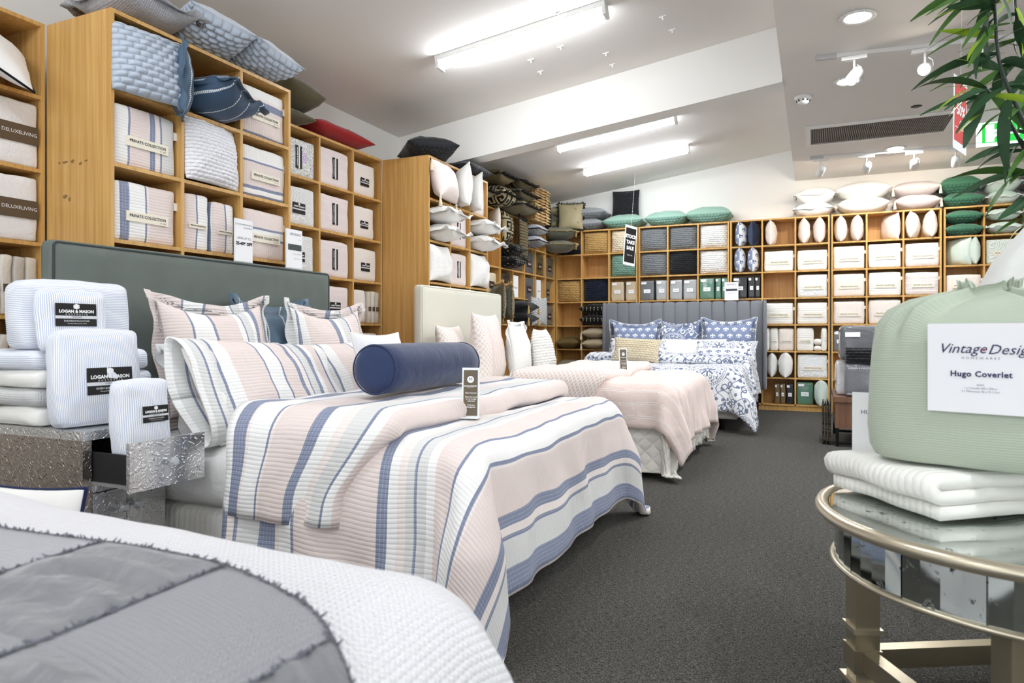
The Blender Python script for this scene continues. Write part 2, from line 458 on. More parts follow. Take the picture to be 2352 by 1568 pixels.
def quiltdia(name, rgb, cell=0.11):
    def f():
        g = G(name); u, v = g.uv(); p = (u+v)/cell; q = (u-v)/cell
        h = (g.abs(g.sin(p*PI))**0.5)*(g.abs(g.sin(q*PI))**0.5)
        g.bump(h*1.2 + g.noise(g.coord('Object')[0], 12, 3)*0.5, 0.6, 0.018)
        return g.done(srgb(*rgb), 0.9, 0, 0.2, 0.1)
    return M(name, f)
def waffle(name, rgb, cell=0.012, depth=0.5):
    def f():
        g = G(name); u, v = g.uv()
        h = g.abs(g.sin(u*PI/cell))*g.abs(g.sin(v*PI/cell))
        g.bump(h*0.35 + g.noise(g.coord('Object')[0], 7, 3, 0.5, 0.5)*0.7, depth, 0.012)
        return g.done(srgb(*rgb), 0.92, 0, 0.2, 0.08)
    return M(name, f)
def film(name, rgb, pat=None):
    """cloth folded inside clear wrapping: glossy coat with crinkles"""
    def f():
        g = G(name); o = g.coord('Object')[0]; n = g.noise(o, 26, 4, 0.6, 1.0)
        g.bump(n, 0.5, 0.012)
        c = srgb(*rgb)
        if pat:
            u, v = g.uv(); k = g.abs(g.sin(u*(PI/0.02) + g.sin(v*PI/0.011)*0.9)) ** 0.5
            c = g.mix(k, tuple(q*0.55 for q in c[:3])+(1,), c)
        g.p.inputs['Coat Weight'].default_value = 0.8; g.p.inputs['Coat Roughness'].default_value = 0.08
        return g.done(c, 0.55, 0, 0.5)
    return M(name, f)
def woodmat(name, c1, c2, axis='z', scale=1.0, rough=0.42):
    def f():
        g = G(name); geo = g.n.new('ShaderNodeNewGeometry'); q = g.n.new('ShaderNodeSeparateXYZ'); g.l.new(geo.outputs['Position'], q.inputs[0])
        x, y, z = (X(g, q.outputs[i]) for i in range(3))
        vec = g.vec(x*38*scale, y*38*scale, z*1.1) if axis == 'z' else g.vec(x*1.5, y*1.5, z*45*scale)
        a = g.noise(vec, 1.0, 5, 0.6, 0.3); b = g.noise(g.vec(x*6, y*6, z*0.6), 1.0, 2)
        k = g.sm(a*0.75 + b*0.25, 0.33, 0.68)
        g.bump(a, 0.08, 0.004)
        return g.done(g.mix(k, srgb(*c1), srgb(*c2)), rough, 0, 0.35)
    return M(name, f)
def carpet():
    g = G('carpet'); o = g.coord('Object')
    a = g.noise(o[0], 180, 3, 0.7); st = g.noise(g.vec(o[1]*40, o[2]*420, o[3]), 1.0, 3, 0.7)
    k = g.sm(a*0.55 + st*0.45, 0.42, 0.66)
    big = g.noise(o[0], 1.6, 2)
    c = g.mix(k, srgb(44,43,42), srgb(132,130,124)); c = g.mix((big-0.3)*0.25, c, srgb(66,64,60))
    g.bump(a, 0.6, 0.008)
    return g.done(c, 0.97, 0, 0.05)
def embossed(name='embossed_silver', tint=(222,222,222)):
    def f():
        g = G(name); o = g.coord('Object')[0]
        n = g.noise(o, 24, 2, 0.5, 0.8); d = g.voro(o, 28.0, 'SMOOTH_F1', 1.0)
        h = g.sm(g.sin(d*28 + n*16), -0.1, 0.5)
        g.bump(h, 0.9, 0.0035)
        return g.done(srgb(*tint), 0.22, 0.9, 0.5)
    return M(name, f)
def mirror_old():
    g = G('antique_mirror'); o = g.coord('Object')[0]
    n = g.noise(o, 26, 5, 0.7, 0.4); m2 = g.noise(o, 5, 2)
    k = g.sm(n + (m2-0.5)*0.25, 0.60, 0.68)
    return g.done(g.mix(k, srgb(206,212,208), srgb(52,54,50)), 0.06 + k*0.5, 1.0 - k*0.6, 0.5)
WOOD = woodmat('oak_veneer', (192,145,80), (219,176,108))
WOODB = woodmat('oak_veneer_back', (196,148,86), (214,168,106))
EDGE = woodmat('oak_edge', (218,172,98), (234,194,122), 'h')
WALNUT = woodmat('walnut', (104,74,56), (124,90,68))
WALL = plain('wall_paint', (240,238,233), 0.9, spec=0.2)
CEIL = plain('ceiling_paint', (240,236,231), 0.95, spec=0.1)
CARPET = M('carpet', carpet)
WPLAS = plain('white_plastic', (240,240,238), 0.45, spec=0.4)
WPOWD = plain('white_powdercoat', (236,235,232), 0.5, spec=0.4)
BLACKM = plain('black_metal', (24,24,25), 0.4, 0.6)
BLACKP = plain('black_paper', (30,28,27), 0.5)
INK = plain('ink', (40,38,42), 0.7)
GINK = plain('grey_ink', (120,122,132), 0.7)
WINK = plain('white_ink', (245,245,245), 0.7)
PAPER = plain('paper', (247,247,249), 0.7)
CREAMP = plain('cream_paper', (240,232,214), 0.7)
GOLDINK = plain('gold_ink', (96,84,56), 0.6)
def emit(name, rgb, s):
    def f():
        g = G(name); g.p.inputs['Emission Color'].default_value = srgb(*rgb); g.p.inputs['Emission Strength'].default_value = s
        return g.done(srgb(*rgb), 0.6)
    return M(name, f)
TUBE = emit('batten_diffuser', (242,248,255), LAMP)
DOWN = emit('downlight_lens', (246,250,255), 480)
SPOTL = emit('spot_lens', (255,240,220), 90)
# ---------------------------------------------------------------- room shell
XW, YW, XR, YN = -4.15, 10.66, 5.2, -3.6      # left wall, far wall, right wall, shopfront
XE = -0.25                                     # edge between sloping and flat ceiling
ZF = 3.28                                      # flat ceiling
def zc(x): return 3.22 + 0.132*(x - XW)        # sloping ceiling
def struct(name, mb, m): return tag(mb.obj(name, m), kind='structure')
struct('floor', MB().box(XW-0.2, XR+0.2, YN-0.2, YW+0.2, -0.12, 0), CARPET)
struct('wall_left', MB().box(XW-0.15, XW, YN, YW, 0, 3.9), WALL)
struct('wall_back', MB().box(XW-0.15, XR+0.15, YW, YW+0.15, 0, 4.2), WALL)
struct('wall_right', MB().box(XR, XR+0.15, YN, YW, 0, 3.5), WALL)
m = MB(); b = 0.12
m.v = [(XW,YN,zc(XW)),(XE,YN,zc(XE)),(XE,YW,zc(XE)),(XW,YW,zc(XW)),(XW,YN,zc(XW)+b),(XE,YN,zc(XE)+b),(XE,YW,zc(XE)+b),(XW,YW,zc(XW)+b)]
m.f = [(0,3,2,1),(4,5,6,7),(0,1,5,4),(1,2,6,5),(2,3,7,6),(3,0,4,7)]
tag(m.obj('ceiling_sloping', CEIL), kind='structure')
struct('ceiling_flat', MB().box(XE, XR, YN, YW, ZF, ZF+0.12), CEIL)
struct('wall_bulkhead', MB().box(XE, XE+0.1, YN, YW, ZF+0.12, zc(XE)+0.3), WALL)
# downstand beam that follows the slope
YB = 6.32
m = MB(); zb = lambda x: 2.80 + 0.115*(x - XW)
m.v = [(XW,YB,zb(XW)),(XE,YB,zb(XE)),(XE,YB+0.22,zb(XE)),(XW,YB+0.22,zb(XW)),(XW,YB,zc(XW)+0.02),(XE,YB,zc(XE)+0.02),(XE,YB+0.22,zc(XE)+0.02),(XW,YB+0.22,zc(XW)+0.02)]
m.f = [(0,3,2,1),(4,5,6,7),(0,1,5,4),(1,2,6,5),(2,3,7,6),(3,0,4,7)]
tag(m.obj('trim_beam', WALL), kind='structure')
# shopfront behind the camera: piers, sill and head around big window openings
m = MB().box(XW-0.15, XR+0.15, YN-0.15, YN, 0, 0.35).box(XW-0.15, XR+0.15, YN-0.15, YN, 2.75, 4.2)
for x in (XW-0.15, -0.9, 2.1, XR): m.box(x, x+0.18, YN-0.15, YN, 0.35, 2.75)
struct('wall_front', m, WALL)

# ---------------------------------------------------------------- lamps on the sloping ceiling
SL = math.atan(0.132)
def batten(px, label, grp='batten lights on the sloping ceiling', pos=None, L=1.5):
    """px: (u0,v0,u1,v1) ends of the tube, traced on to the ceiling"""
    if pos is None:
        ends = []
        for u, v in ((px[0], px[1]), (px[2], px[3])):
            r = ray(u, v); d = (3.22 - 0.132*XW - 0.05 - CAM_H) / (r[2] - 0.132*r[0])
            ends.append(Vector((r[0]*d, r[1]*d, CAM_H + r[2]*d)))
        c = (ends[0] + ends[1])/2; L = (ends[1] - ends[0]).length; a = math.atan2(ends[1].y-ends[0].y, ends[1].x-ends[0].x)
    else: c = Vector(pos); a = 0.0
    t = thing('batten_light', label, 'ceiling light', (c.x, c.y, zc(c.x)), (0, -SL, a), grp)
    h = L/2
    body = MB().box(-h, h, -0.052, 0.052, -0.045, -0.001).obj('housing', WPOWD, t)
    m = MB(); n = 10; prof = [(-0.05, -0.045)] + [(-0.05 + 0.1*k/n, -0.045 - 0.060*math.sin(PI*(0.22+0.56*k/n))) for k in range(n+1)] + [(0.05, -0.045)]
    for x in (-h+0.012, h-0.012):
        for (y, z) in prof: m.v.append((x, y, z))
    k = len(prof)
    for i in range(k-1): m.f.append((i, i+1, k+i+1, k+i))
    m.f.append(tuple(range(k))[::-1]); m.f.append(tuple(range(k, 2*k)))
    m.obj('diffuser', TUBE, t)
    for s in (-1, 1):
        MB().box(s*h-0.013, s*h+0.013, -0.055, 0.055, -0.108, -0.001).obj('end_cap', WPLAS, t)
    return t
batten((1008,146,1388,22), 'large white batten light nearest the camera, above the striped bed')
batten((1280,340,1550,272), 'batten light just beyond the ceiling beam, nearer of the far pair')
batten((1343,396,1580,342), 'batten light furthest back, close to the far wall')
# further rows of the same fitting that the frame does not reach
for x, y in ((-2.2, 1.2), (-2.2, -1.4)):
    batten(None, 'batten light behind the camera over the near bed' if y > 0 else 'batten light behind the camera near the shopfront', pos=(x, y, 0))

# ---------------------------------------------------------------- sprinkler pipe under the beam
m = MB()
pa = at_y(1040, 372, YB+0.34); pb = at_y(1800, 196, YB+0.34)
m.tube([pa, pb], 0.017, 8)
pipe = thing('conduit_pipe', 'thin white pipe running below the sloping beam with a dark capped stub', 'pipe')
m.obj('pipe_run', WPLAS, pipe, True)
pt = at_y(1747, 205, YB+0.34); pt.z = pa.z + (pb.z-pa.z)*(pt.x-pa.x)/(pb.x-pa.x)
MB().tube([pt, pt+Vector((0,0,0.10))], 0.015, 8).obj('stub', WPLAS, pipe, True)
MB().tube([pt+Vector((0,0,0.10)), pt+Vector((0,0,0.19))], 0.021, 8).obj('dark_cap', BLACKP, pipe, True)
MB().tube([pb, pb+Vector((0.0,-0.25,0.0)), Vector((pb.x, YB-0.04, pb.z+0.1)), Vector((pb.x, YB-0.04, zc(pb.x)-0.03))], 0.014, 8).obj('riser', WPLAS, pipe, True)
for k in (0.12, 0.3, 0.5, 0.68):
    q = pa.lerp(pb, k); MB().box(q.x-0.014, q.x+0.014, q.y-0.022, q.y+0.022, q.z-0.022, q.z+0.03).obj('pipe_clip', WPLAS, pipe)
# little hooks left in the ceiling
for i, (u, v) in enumerate(((1281,28),(1287,106),(1219,136),(1241,163),(1391,121),(1406,147),(1521,37),(1543,67))):
    r = ray(u, v); d = (3.22 - 0.132*XW - CAM_H) / (r[2] - 0.132*r[0]); p = Vector((r[0]*d, r[1]*d, CAM_H + r[2]*d))
    m = MB().box(-0.028, 0.028, -0.004, 0.004, -0.008, -0.001).box(-0.005, 0.005, -0.004, 0.004, -0.034, -0.006)
    tag(m.obj('ceiling_hook', WPLAS, None, False, (p.x, p.y, zc(p.x)), (0, -SL, 0)), ('white ceiling hook highest up beside the large batten light','white ceiling hook just below the large batten light','white ceiling hook further left below the batten light','lowest of the white ceiling hooks near the beam','white ceiling hook right of the group under the batten','white ceiling hook close above the beam face','white ceiling hook at the top right of the slope','white ceiling hook just below the top right one')[i], 'hook', 'ceiling hooks')

# ---------------------------------------------------------------- fittings on the flat ceiling
def downlight(u, v, label):
    p = at_z(u, v, ZF)
    t = thing('downlight', label, 'ceiling light', (p.x, p.y, ZF), (0,0,0), 'recessed downlights')
    MB().lathe([(0.075,-0.001),(0.115,-0.001),(0.118,-0.008),(0.112,-0.014),(0.085,-0.010)], 28).obj('rim', WPLAS, t, True)
    MB().lathe([(0.0,-0.006),(0.084,-0.006),(0.084,-0.009),(0.0,-0.0095)], 28).obj('lens', DOWN, t, True)
downlight(1970, 38, 'large round downlight at top of the flat ceiling')
downlight(1948, 185, 'round downlight below the nearer track spotlight')
downlight(2057, 340, 'small far downlight beyond the air grille')
def spot(p, aim, label, on=True, grp='track spotlights', watt=20):
    t = thing('track_spotlight', label, 'spotlight', p, (0,0,0), grp)
    MB().box(-0.09, 0.09, -0.018, 0.018, -0.03, 0).obj('adaptor', WPOWD, t)
    MB().tube([(0,0,-0.03),(0,0,-0.13)], 0.009, 8).obj('stem', WPOWD, t, True)
    MB().tube([(0.02,0,-0.07),(0.05,0.01,-0.09),(0.055,0.01,-0.13),(0.03,0.0,-0.16)], 0.004, 6).obj('cable', WPLAS, t, True)
    a = Vector(aim).normalized(); q = a.to_track_quat('-Z', 'Y')
    h = link('head', MB().lathe([(0.0,0.075),(0.030,0.075),(0.044,0.06),(0.046,0.0),(0.046,-0.06),(0.042,-0.065),(0.041,-0.05)], 20).me('head', WPOWD, True), t, (0,0,-0.155))
    h.rotation_mode = 'QUATERNION'; h.rotation_quaternion = q
    if on:                                     # the beam of the lamp itself
        ld = bpy.data.lights.new('spot_beam', 'SPOT'); ld.energy = watt; ld.spot_size = 1.7; ld.spot_blend = 0.6; ld.shadow_soft_size = 0.04; ld.color = (1.0, 0.90, 0.78)
        link('spot_beam', ld, h, (0, 0, -0.056))
    link('lamp', MB().lathe([(0.0,-0.048),(0.041,-0.048),(0.041,-0.052),(0.0,-0.053)], 20).me('lamp', SPOTL if on else WPLAS, True), h)
    return t
def track(uv0, uv1, name, label):
    a = at_z(*uv0, ZF); b = at_z(*uv1, ZF)
    t = thing(name, label, 'light track', (a.x, a.y, ZF), (0, 0, math.atan2(b.y-a.y, b.x-a.x)))
    L = (b-a).length
    MB().box(0, L, -0.018, 0.018, -0.032, -0.001).obj('rail', WPOWD, t)
    MB().box(-0.02, 0.13, -0.021, 0.021, -0.036, -0.001).obj('end_feed', plain('grey_plastic', (196,196,196), 0.5), t)
    return a, b
a, b = track((1880,128), (2352,76), 'lighting_track', 'nearer white lighting track crossing the flat ceiling')
def on(a, b, u):
    lo, hi = 0.0, 1.0
    for _ in range(40):
        m_ = (lo+hi)/2; p = a.lerp(b, m_); d = p.y*CS - p.x*SN; uu = CX + F_PX*(p.x*CS + p.y*SN)/d
        if uu < u: lo = m_
        else: hi = m_
    p = a.lerp(b, (lo+hi)/2); return (p.x, p.y, ZF-0.034)
spot(on(a,b,1962), (-0.45,-0.5,-0.7), 'white track spotlight near the end of the nearer track')
spot(on(a,b,2125), (-0.22,-0.85,-0.35), 'glaring track spotlight pointed straight at the camera')
a, b = track((1865,360), (2352,322), 'lighting_track', 'far lighting track close to the back wall')
spot(on(a,b,1885), (-0.25,0.85,-0.35), 'glowing spotlight at the left end of the far track')
spot(on(a,b,1990), (-0.15,0.9,-0.35), 'second spotlight along the far track, tilted left')
spot(on(a,b,2100), (0.1,0.9,-0.3), 'third spotlight along the far track with looped cable')
spot(on(a,b,2195), (0.1,0.9,-0.35), 'white spotlight below the red hanging sale sign')
for x, y, lb in ((1.6,1.2,'added unseen downlight over the round mirrored table'),(3.6,3.6,'added unseen downlight in the right hand part of the shop'),(3.6,6.8,'added unseen downlight near the right wall'),(1.3,-1.2,'added unseen downlight behind the camera'),(3.6,0.2,'added unseen downlight near the shopfront'),(2.6,5.2,'added unseen downlight in the middle of the right aisle'),(2.4,2.8,'added unseen downlight right of the round table'),(4.2,8.9,'added unseen downlight in the far right corner')):  # out-of-view downlights added to brighten the flat ceiling side and far wall
    t = thing('downlight', lb, 'ceiling light', (x, y, ZF), (0,0,0), 'recessed downlights')
    MB().lathe([(0.075,-0.001),(0.115,-0.001),(0.118,-0.008),(0.112,-0.014),(0.085,-0.010)], 28).obj('rim', WPLAS, t, True)
    MB().lathe([(0.0,-0.006),(0.084,-0.006),(0.084,-0.009),(0.0,-0.0095)], 28).obj('lens', DOWN, t, True)
# smoke detector, hole, speaker, air grille
p = at_z(1845, 222, ZF)
t = thing('smoke_detector', 'round white smoke detector on the flat ceiling', 'smoke detector', (p.x,p.y,ZF))
MB().lathe([(0.075,-0.001),(0.075,-0.02),(0.062,-0.03),(0.0,-0.031)], 24).obj('base', WPLAS, t, True)
MB().lathe([(0.052,-0.03),(0.05,-0.05),(0.036,-0.066),(0.0,-0.07)], 24).obj('sensor_dome', WPLAS, t, True)
for k in range(8):
    a_ = PI*2*k/8; MB().box(math.cos(a_)*0.052-0.008, math.cos(a_)*0.052+0.008, math.sin(a_)*0.052-0.008, math.sin(a_)*0.052+0.008, -0.047, -0.036).obj('vent_slot', BLACKP, t)
p = at_z(2105, 244, ZF)
tag(MB().lathe([(0.0,-0.004),(0.045,-0.004),(0.05,-0.001),(0.0,-0.0005)], 20).obj('ceiling_hole', BLACKP, None, True, (p.x,p.y,ZF)), 'small dark round hole in the flat ceiling', 'hole')
p = at_z(2225, 240, ZF)
t = thing('ceiling_speaker', 'round grey ceiling speaker behind the hanging sale sign', 'speaker', (p.x,p.y,ZF))
MB().lathe([(0.12,-0.001),(0.155,-0.001),(0.156,-0.008),(0.14,-0.012),(0.125,-0.006)], 32).obj('rim', WPLAS, t, True)
MB().lathe([(0.0,-0.007),(0.126,-0.007),(0.126,-0.002)], 32).obj('grille', plain('grille_grey', (160,158,154), 0.7), t, True)
c = [at_z(*q, ZF) for q in ((1849,287),(2195,258),(2180,308),(1852,324))]
x0 = (c[0].x+c[3].x)/2; x1 = (c[1].x+c[2].x)/2; y1 = max(q.y for q in c); y0 = min(q.y for q in c)
y0 = (c[2].y + c[3].y)/2; y1 = (c[0].y + c[1].y)/2
if y0 > y1: y0, y1 = y1, y0
t = thing('air_grille', 'long rectangular air conditioning grille with fine slats in flat ceiling', 'vent', (0,0,0))
VENTM = plain('vent_grey', (150,146,140), 0.6)
MB().box(x0+0.05, x1-0.05, y0+0.04, y1-0.04, ZF-0.006, ZF-0.001).obj('backing', plain('vent_dark', (96,92,88), 0.8), t)
for q in ((x0, x1, y0, y0+0.045), (x0, x1, y1-0.045, y1), (x0, x0+0.05, y0+0.045, y1-0.045), (x1-0.05, x1, y0+0.045, y1-0.045)):
    MB().box(*q, ZF-0.022, ZF-0.001).obj('frame', WPLAS, t)
n = 70; m = MB()
for k in range(n):
    xx = x0+0.055 + (x1-x0-0.11)*k/n; m.box(xx, xx+0.007, y0+0.045, y1-0.045, ZF-0.018, ZF-0.006)
tag(m.obj('slats', VENTM, t), kind='stuff')
# ---------------------------------------------------------------- shelving
XA, XB, YF = -3.28, -3.79, 10.30              # front planes: deep left units, shallow left units, far wall units
ROWL = [2.745 - 0.3925*k for k in range(8)]   # shelf tops, left wall
ROWL[7] = 0.03
ROWB = [2.706 - 0.3737*k for k in range(8)]   # far wall
TH = 0.02
UNITS = {}
def unit(key, side, front, depth, cols, rows, label, open_=()):
    """side 'L': a runs along +Y, opening faces +X ; 'B': a runs along +X, opening faces -Y"""
    t = thing('shelf_unit', label, 'shelf unit', (0,0,0), (0,0,0), 'oak cube shelving round the shop')
    def bd(name, a0, a1, o0, o1, z0, z1, m=WOOD):
        if side == 'L': board(name, front-o1, front-o0, a0, a1, z0, z1, m, t)
        else: board(name, a0, a1, front+o0, front+o1, z0, z1, m, t)
    a0, a1 = cols[0], cols[-1]; top, bot = rows[0], rows[-1]
    bd('side_panel', a0, a0+TH, 0, depth, 0.0, top); bd('side_panel', a1-TH, a1, 0, depth, 0.0, top)
    bd('top_board', a0+TH, a1-TH, 0, depth, top-TH, top)
    bd('back_panel', a0+TH, a1-TH, depth-0.012, depth, bot, top-TH, WOODB)
    bd('plinth', a0+TH, a1-TH, 0.02, 0.04, 0.0, bot-TH)
    ins = [c for c in cols[1:-1]]
    for c in ins: bd('divider', c-TH/2, c+TH/2, 0.001, depth-0.012, bot, top-TH)
    xs = [a0+TH] + [q for c in ins for q in (c-TH/2, c+TH/2)] + [a1-TH]
    for r in rows[1:]:
        for i in range(0, len(xs), 2):
            if (round(r,2), i//2) in open_: continue
            bd('shelf', xs[i], xs[i+1], 0.001, depth-0.012, r-TH, r)
    UNITS[key] = dict(side=side, front=front, depth=depth, cols=cols, rows=rows)
    return t
unit('0', 'L', XB, 0.34, [1.50, 1.92, 2.345], ROWL, 'oak cube shelf at the far left edge holding white sheet packs')
UA = unit('A', 'L', XA, 0.51, [2.355, 2.791, 3.227, 3.663], ROWL, 'oak cube shelf behind the grey headboard with scuffed side panel')
SCUFF = plain('scuffed_veneer', (142,112,72), 0.7)
for (u_, v_, w_, h_) in ((137,375,0.02,0.012),(150,373,0.05,0.012),(167,371,0.03,0.018),(185,376,0.028,0.014),(198,369,0.034,0.008),(150,452,0.045,0.018),(160,458,0.02,0.02)):
    q_ = at_y(u_, v_, 2.355); m_ = MB(); m_.v = [(q_.x-w_/2,2.3535,q_.z),(q_.x-w_*0.1,2.3535,q_.z-h_*0.6),(q_.x+w_/2,2.3535,q_.z+h_*0.2),(q_.x+w_*0.2,2.3535,q_.z+h_*0.7),(q_.x-w_*0.3,2.3535,q_.z+h_*0.4)]; m_.f = [(0,1,2,3,4)]
    m_.obj('scuff', SCUFF, UA)
unit('B', 'L', XB, 0.34, [3.68, 4.12, 4.582, 5.038, 5.488], ROWL, 'pale oak cube shelf beside grey headboard holding black-labelled packs')
unit('C', 'L', XA, 0.51, [5.495, 5.917, 6.334, 6.752], ROWL, 'oak cube shelf behind the cream headboard holding white cushions')
unit('D', 'L', XB, 0.34, [6.90, 7.32, 7.75, 8.175], ROWB, 'oak cube shelf between the white cushions and the dark cushions')
unit('E', 'L', XB, 0.34, [8.185, 8.60, 9.02, 9.44, 9.86, 10.28], ROWB, 'oak cube shelf in the corner full of dark patterned packs')
unit('F', 'B', YF, 0.34, [-3.79, -3.36, -2.915, -2.465], ROWB, 'oak cube shelf in the far corner with gold knit cushions')
unit('G', 'B', YF, 0.34, [-2.45, -2.008, -1.566, -1.125], ROWB, 'oak cube shelf behind fluted headboard with grey knit cushions')
unit('H', 'B', YF, 0.34, [-1.11, -0.675, -0.24, 0.195], ROWB, 'oak cube shelf right of fluted headboard with white quilt packs')
unit('I', 'B', YF, 0.34, [0.215, 0.645, 1.075, 1.505], ROWB, 'oak cube shelf with pale packs left of the green cushions')
unit('J', 'B', YF, 0.34, [1.53, 1.965, 2.40, 2.84], ROWB, 'oak cube shelf at far right with green and mint cushions')
def W(key, a, out, z):
    U = UNITS[key]
    return Vector((U['front']+out, a, z)) if U['side'] == 'L' else Vector((a, U['front']-out, z))
def RZ(key): return PI/2 if UNITS[key]['side'] == 'L' else 0.0
# ---------------------------------------------------------------- soft goods builders
_cm = {}
def cushion_me(w, h, t, mats, seed=0, flange=0.0, n=18, pinch=0.07, wr=0.006, sag=0.0, dip=0.0):
    """stands in XZ, front faces -Y; slot 0 front, slot 1 back"""
    mats = list(mats) if isinstance(mats, (list, tuple)) else [mats]
    k = (w, h, t, tuple(m.name for m in mats), seed, flange, n, pinch, wr, sag, dip)
    if k in _cm: return _cm[k]
    wi, hi = w/2-flange, h/2-flange; V_, F_, UV, FM = [], [], [], []
    pk = KNITS.get(mats[0].name)
    if pk: n = 52
    ls = [math.sin(PI/2*(2*i/n-1))*0.4+0.6*(2*i/n-1) if pk else math.sin(PI/2*(2*i/n-1)) for i in range(n+1)]
    so = seed*7.31
    def P(a, b, side):
        prof = max(0.0, 1-abs(a)**2.6)**0.55 * max(0.0, 1-abs(b)**2.6)**0.55
        x = wi*a*(1 - pinch*(1-b*b)*a*a); z = hi*b*(1 - pinch*(1-a*a)*b*b)
        y = t/2*prof*(1 - sag*b*0.6)
        cr = abs(a*b)
        y += prof**0.5*(wr*1.6*nz(a*2.1+so, b*2.1, so) + wr*nz(a*5+so, b*5, 3.3+so) + wr*1.3*cr*math.sin(9*math.atan2(abs(a), abs(b)+1e-6)+so))
        if pk and (side == 0 or len(mats) == 1):       # real relief of the puckered rows
            q_ = (z+h/2)/pk[1]; p_ = (x+w/2)/pk[0] + math.floor(q_)*0.5
            y += prof**0.4*0.5*pk[1]*(abs(math.sin(p_*PI))**0.5*abs(math.sin(q_*PI))**0.6 - 0.5)
        z -= dip*(1-a*a)*(b+1)/2
        return x, (-y if side == 0 else y), z
    idx = {}
    for side in (0, 1):
        for j in range(n+1):
            for i in range(n+1):
                edge = i in (0, n) or j in (0, n)
                if side == 1 and edge: idx[side, i, j] = idx[0, i, j]; continue
                p = P(ls[i], ls[j], side); idx[side, i, j] = len(V_); V_.append(p); UV.append((p[0]+w/2, p[2]+h/2))
        for j in range(n):
            for i in range(n):
                q = (idx[side,i,j], idx[side,i+1,j], idx[side,i+1,j+1], idx[side,i,j+1])
                F_.append(q if side == 0 else q[::-1]); FM.append(0 if side == 0 else min(1, len(mats)-1))
    ring = [(i,0) for i in range(n)] + [(n,j) for j in range(n)] + [(n-i,n) for i in range(n)] + [(0,n-j) for j in range(n)]
    if flange:
        m_ = len(ring); outer = []
        for q, (i, j) in enumerate(ring):
            a, b = ls[i], ls[j]; x, y, z = V_[idx[0,i,j]]
            ox = flange*(1 if a > 0.999 else -1 if a < -0.999 else a*0.25); oz = flange*(1 if b > 0.999 else -1 if b < -0.999 else b*0.25)
            wv = 0.022*math.sin(q*2*PI/m_*7 + so) * min(1, flange/0.05) + 0.01*math.sin(q*2*PI/m_*15+so*2)
            outer.append((x+ox, y+wv, z+oz))
        base = len(V_)
        for s in (-1, 1):
            for p in outer: V_.append((p[0], p[1]+s*0.0035, p[2])); UV.append((p[0]+w/2, p[2]+h/2))
        for q in range(m_):
            q2 = (q+1) % m_; a, b = idx[(0,)+ring[q]], idx[(0,)+ring[q2]]
            F_.append((a, base+q, base+q2, b)); FM.append(0)
            F_.append((a, b, base+m_+q2, base+m_+q)); FM.append(min(1, len(mats)-1))
            F_.append((base+q, base+m_+q, base+m_+q2, base+q2)); FM.append(0)
        path = [Vector(p) for p in outer]
    else: path = [Vector(V_[idx[(0,)+r]]) for r in ring]
    me = mesh('cushion', V_, F_, mats, UV, True, FM)
    _cm[k] = (me, path); return _cm[k]
def cushion(label, loc, size, mats, rot=(0,0,0), seed=0, flange=0.0, piping=None, tassels=None, fringe=None, group=None, name='cushion', cat='cushion', sag=0.0, dip=0.0, wr=0.006, pinch=0.07, n=18, pr=0.005):
    me, path = cushion_me(size[0], size[1], size[2], mats, seed, flange, n, pinch, wr, sag, dip)
    if not (piping or tassels or fringe):
        return tag(link(name, me, None, loc, rot), label, cat, group)
    t = thing(name, label, cat, loc, rot, group)
    link('cover', me, t)
    if piping: MB().tube(path, pr, 6, True).obj('piping', piping, t, True)
    if tassels:
        hw, hh = size[0]/2, size[1]/2
        for (sx, sz) in ((-1,-1),(1,-1),(1,1),(-1,1)):
            q = link('tassel', tassel_me(tassels), t, (sx*hw*0.97, 0, sz*hh*0.97))
            R = Euler(rot).to_matrix().inverted(); q.rotation_euler = R.to_euler()
    if fringe:
        m = MB(); rnd = random.Random(seed); L = len(path)
        for i in range(L):
            a, b = path[i], path[(i+1) % L]; d = (b-a); nrm = Vector((d.z, 0, -d.x)).normalized()
            nk = max(2, int(d.length/0.008))
            for k in range(nk):
                p = a + d*(k/nk); e = p + nrm*(fringe[1]*rnd.uniform(0.7,1.1)) + Vector((rnd.uniform(-.01,.01), rnd.uniform(-.016,.016), rnd.uniform(-.01,.01)))
                m.tube([p, (p+e)/2+Vector((0,rnd.uniform(-.006,.006),0)), e], [0.006,0.0055,0.004], 4)
        tag(m.obj('fringe', fringe[0], t, True), kind='stuff')
    return t
_tas = {}
def tassel_me(m):
    if m.name not in _tas:
        b = MB().lathe([(0.0,0.012),(0.006,0.01),(0.004,0.0),(0.010,-0.008),(0.013,-0.02),(0.009,-0.028),(0.014,-0.05),(0.020,-0.10),(0.017,-0.105),(0.0,-0.106)], 10)
        _tas[m.name] = b.me('tassel', m, True)
    return _tas[m.name]
_pm = {}
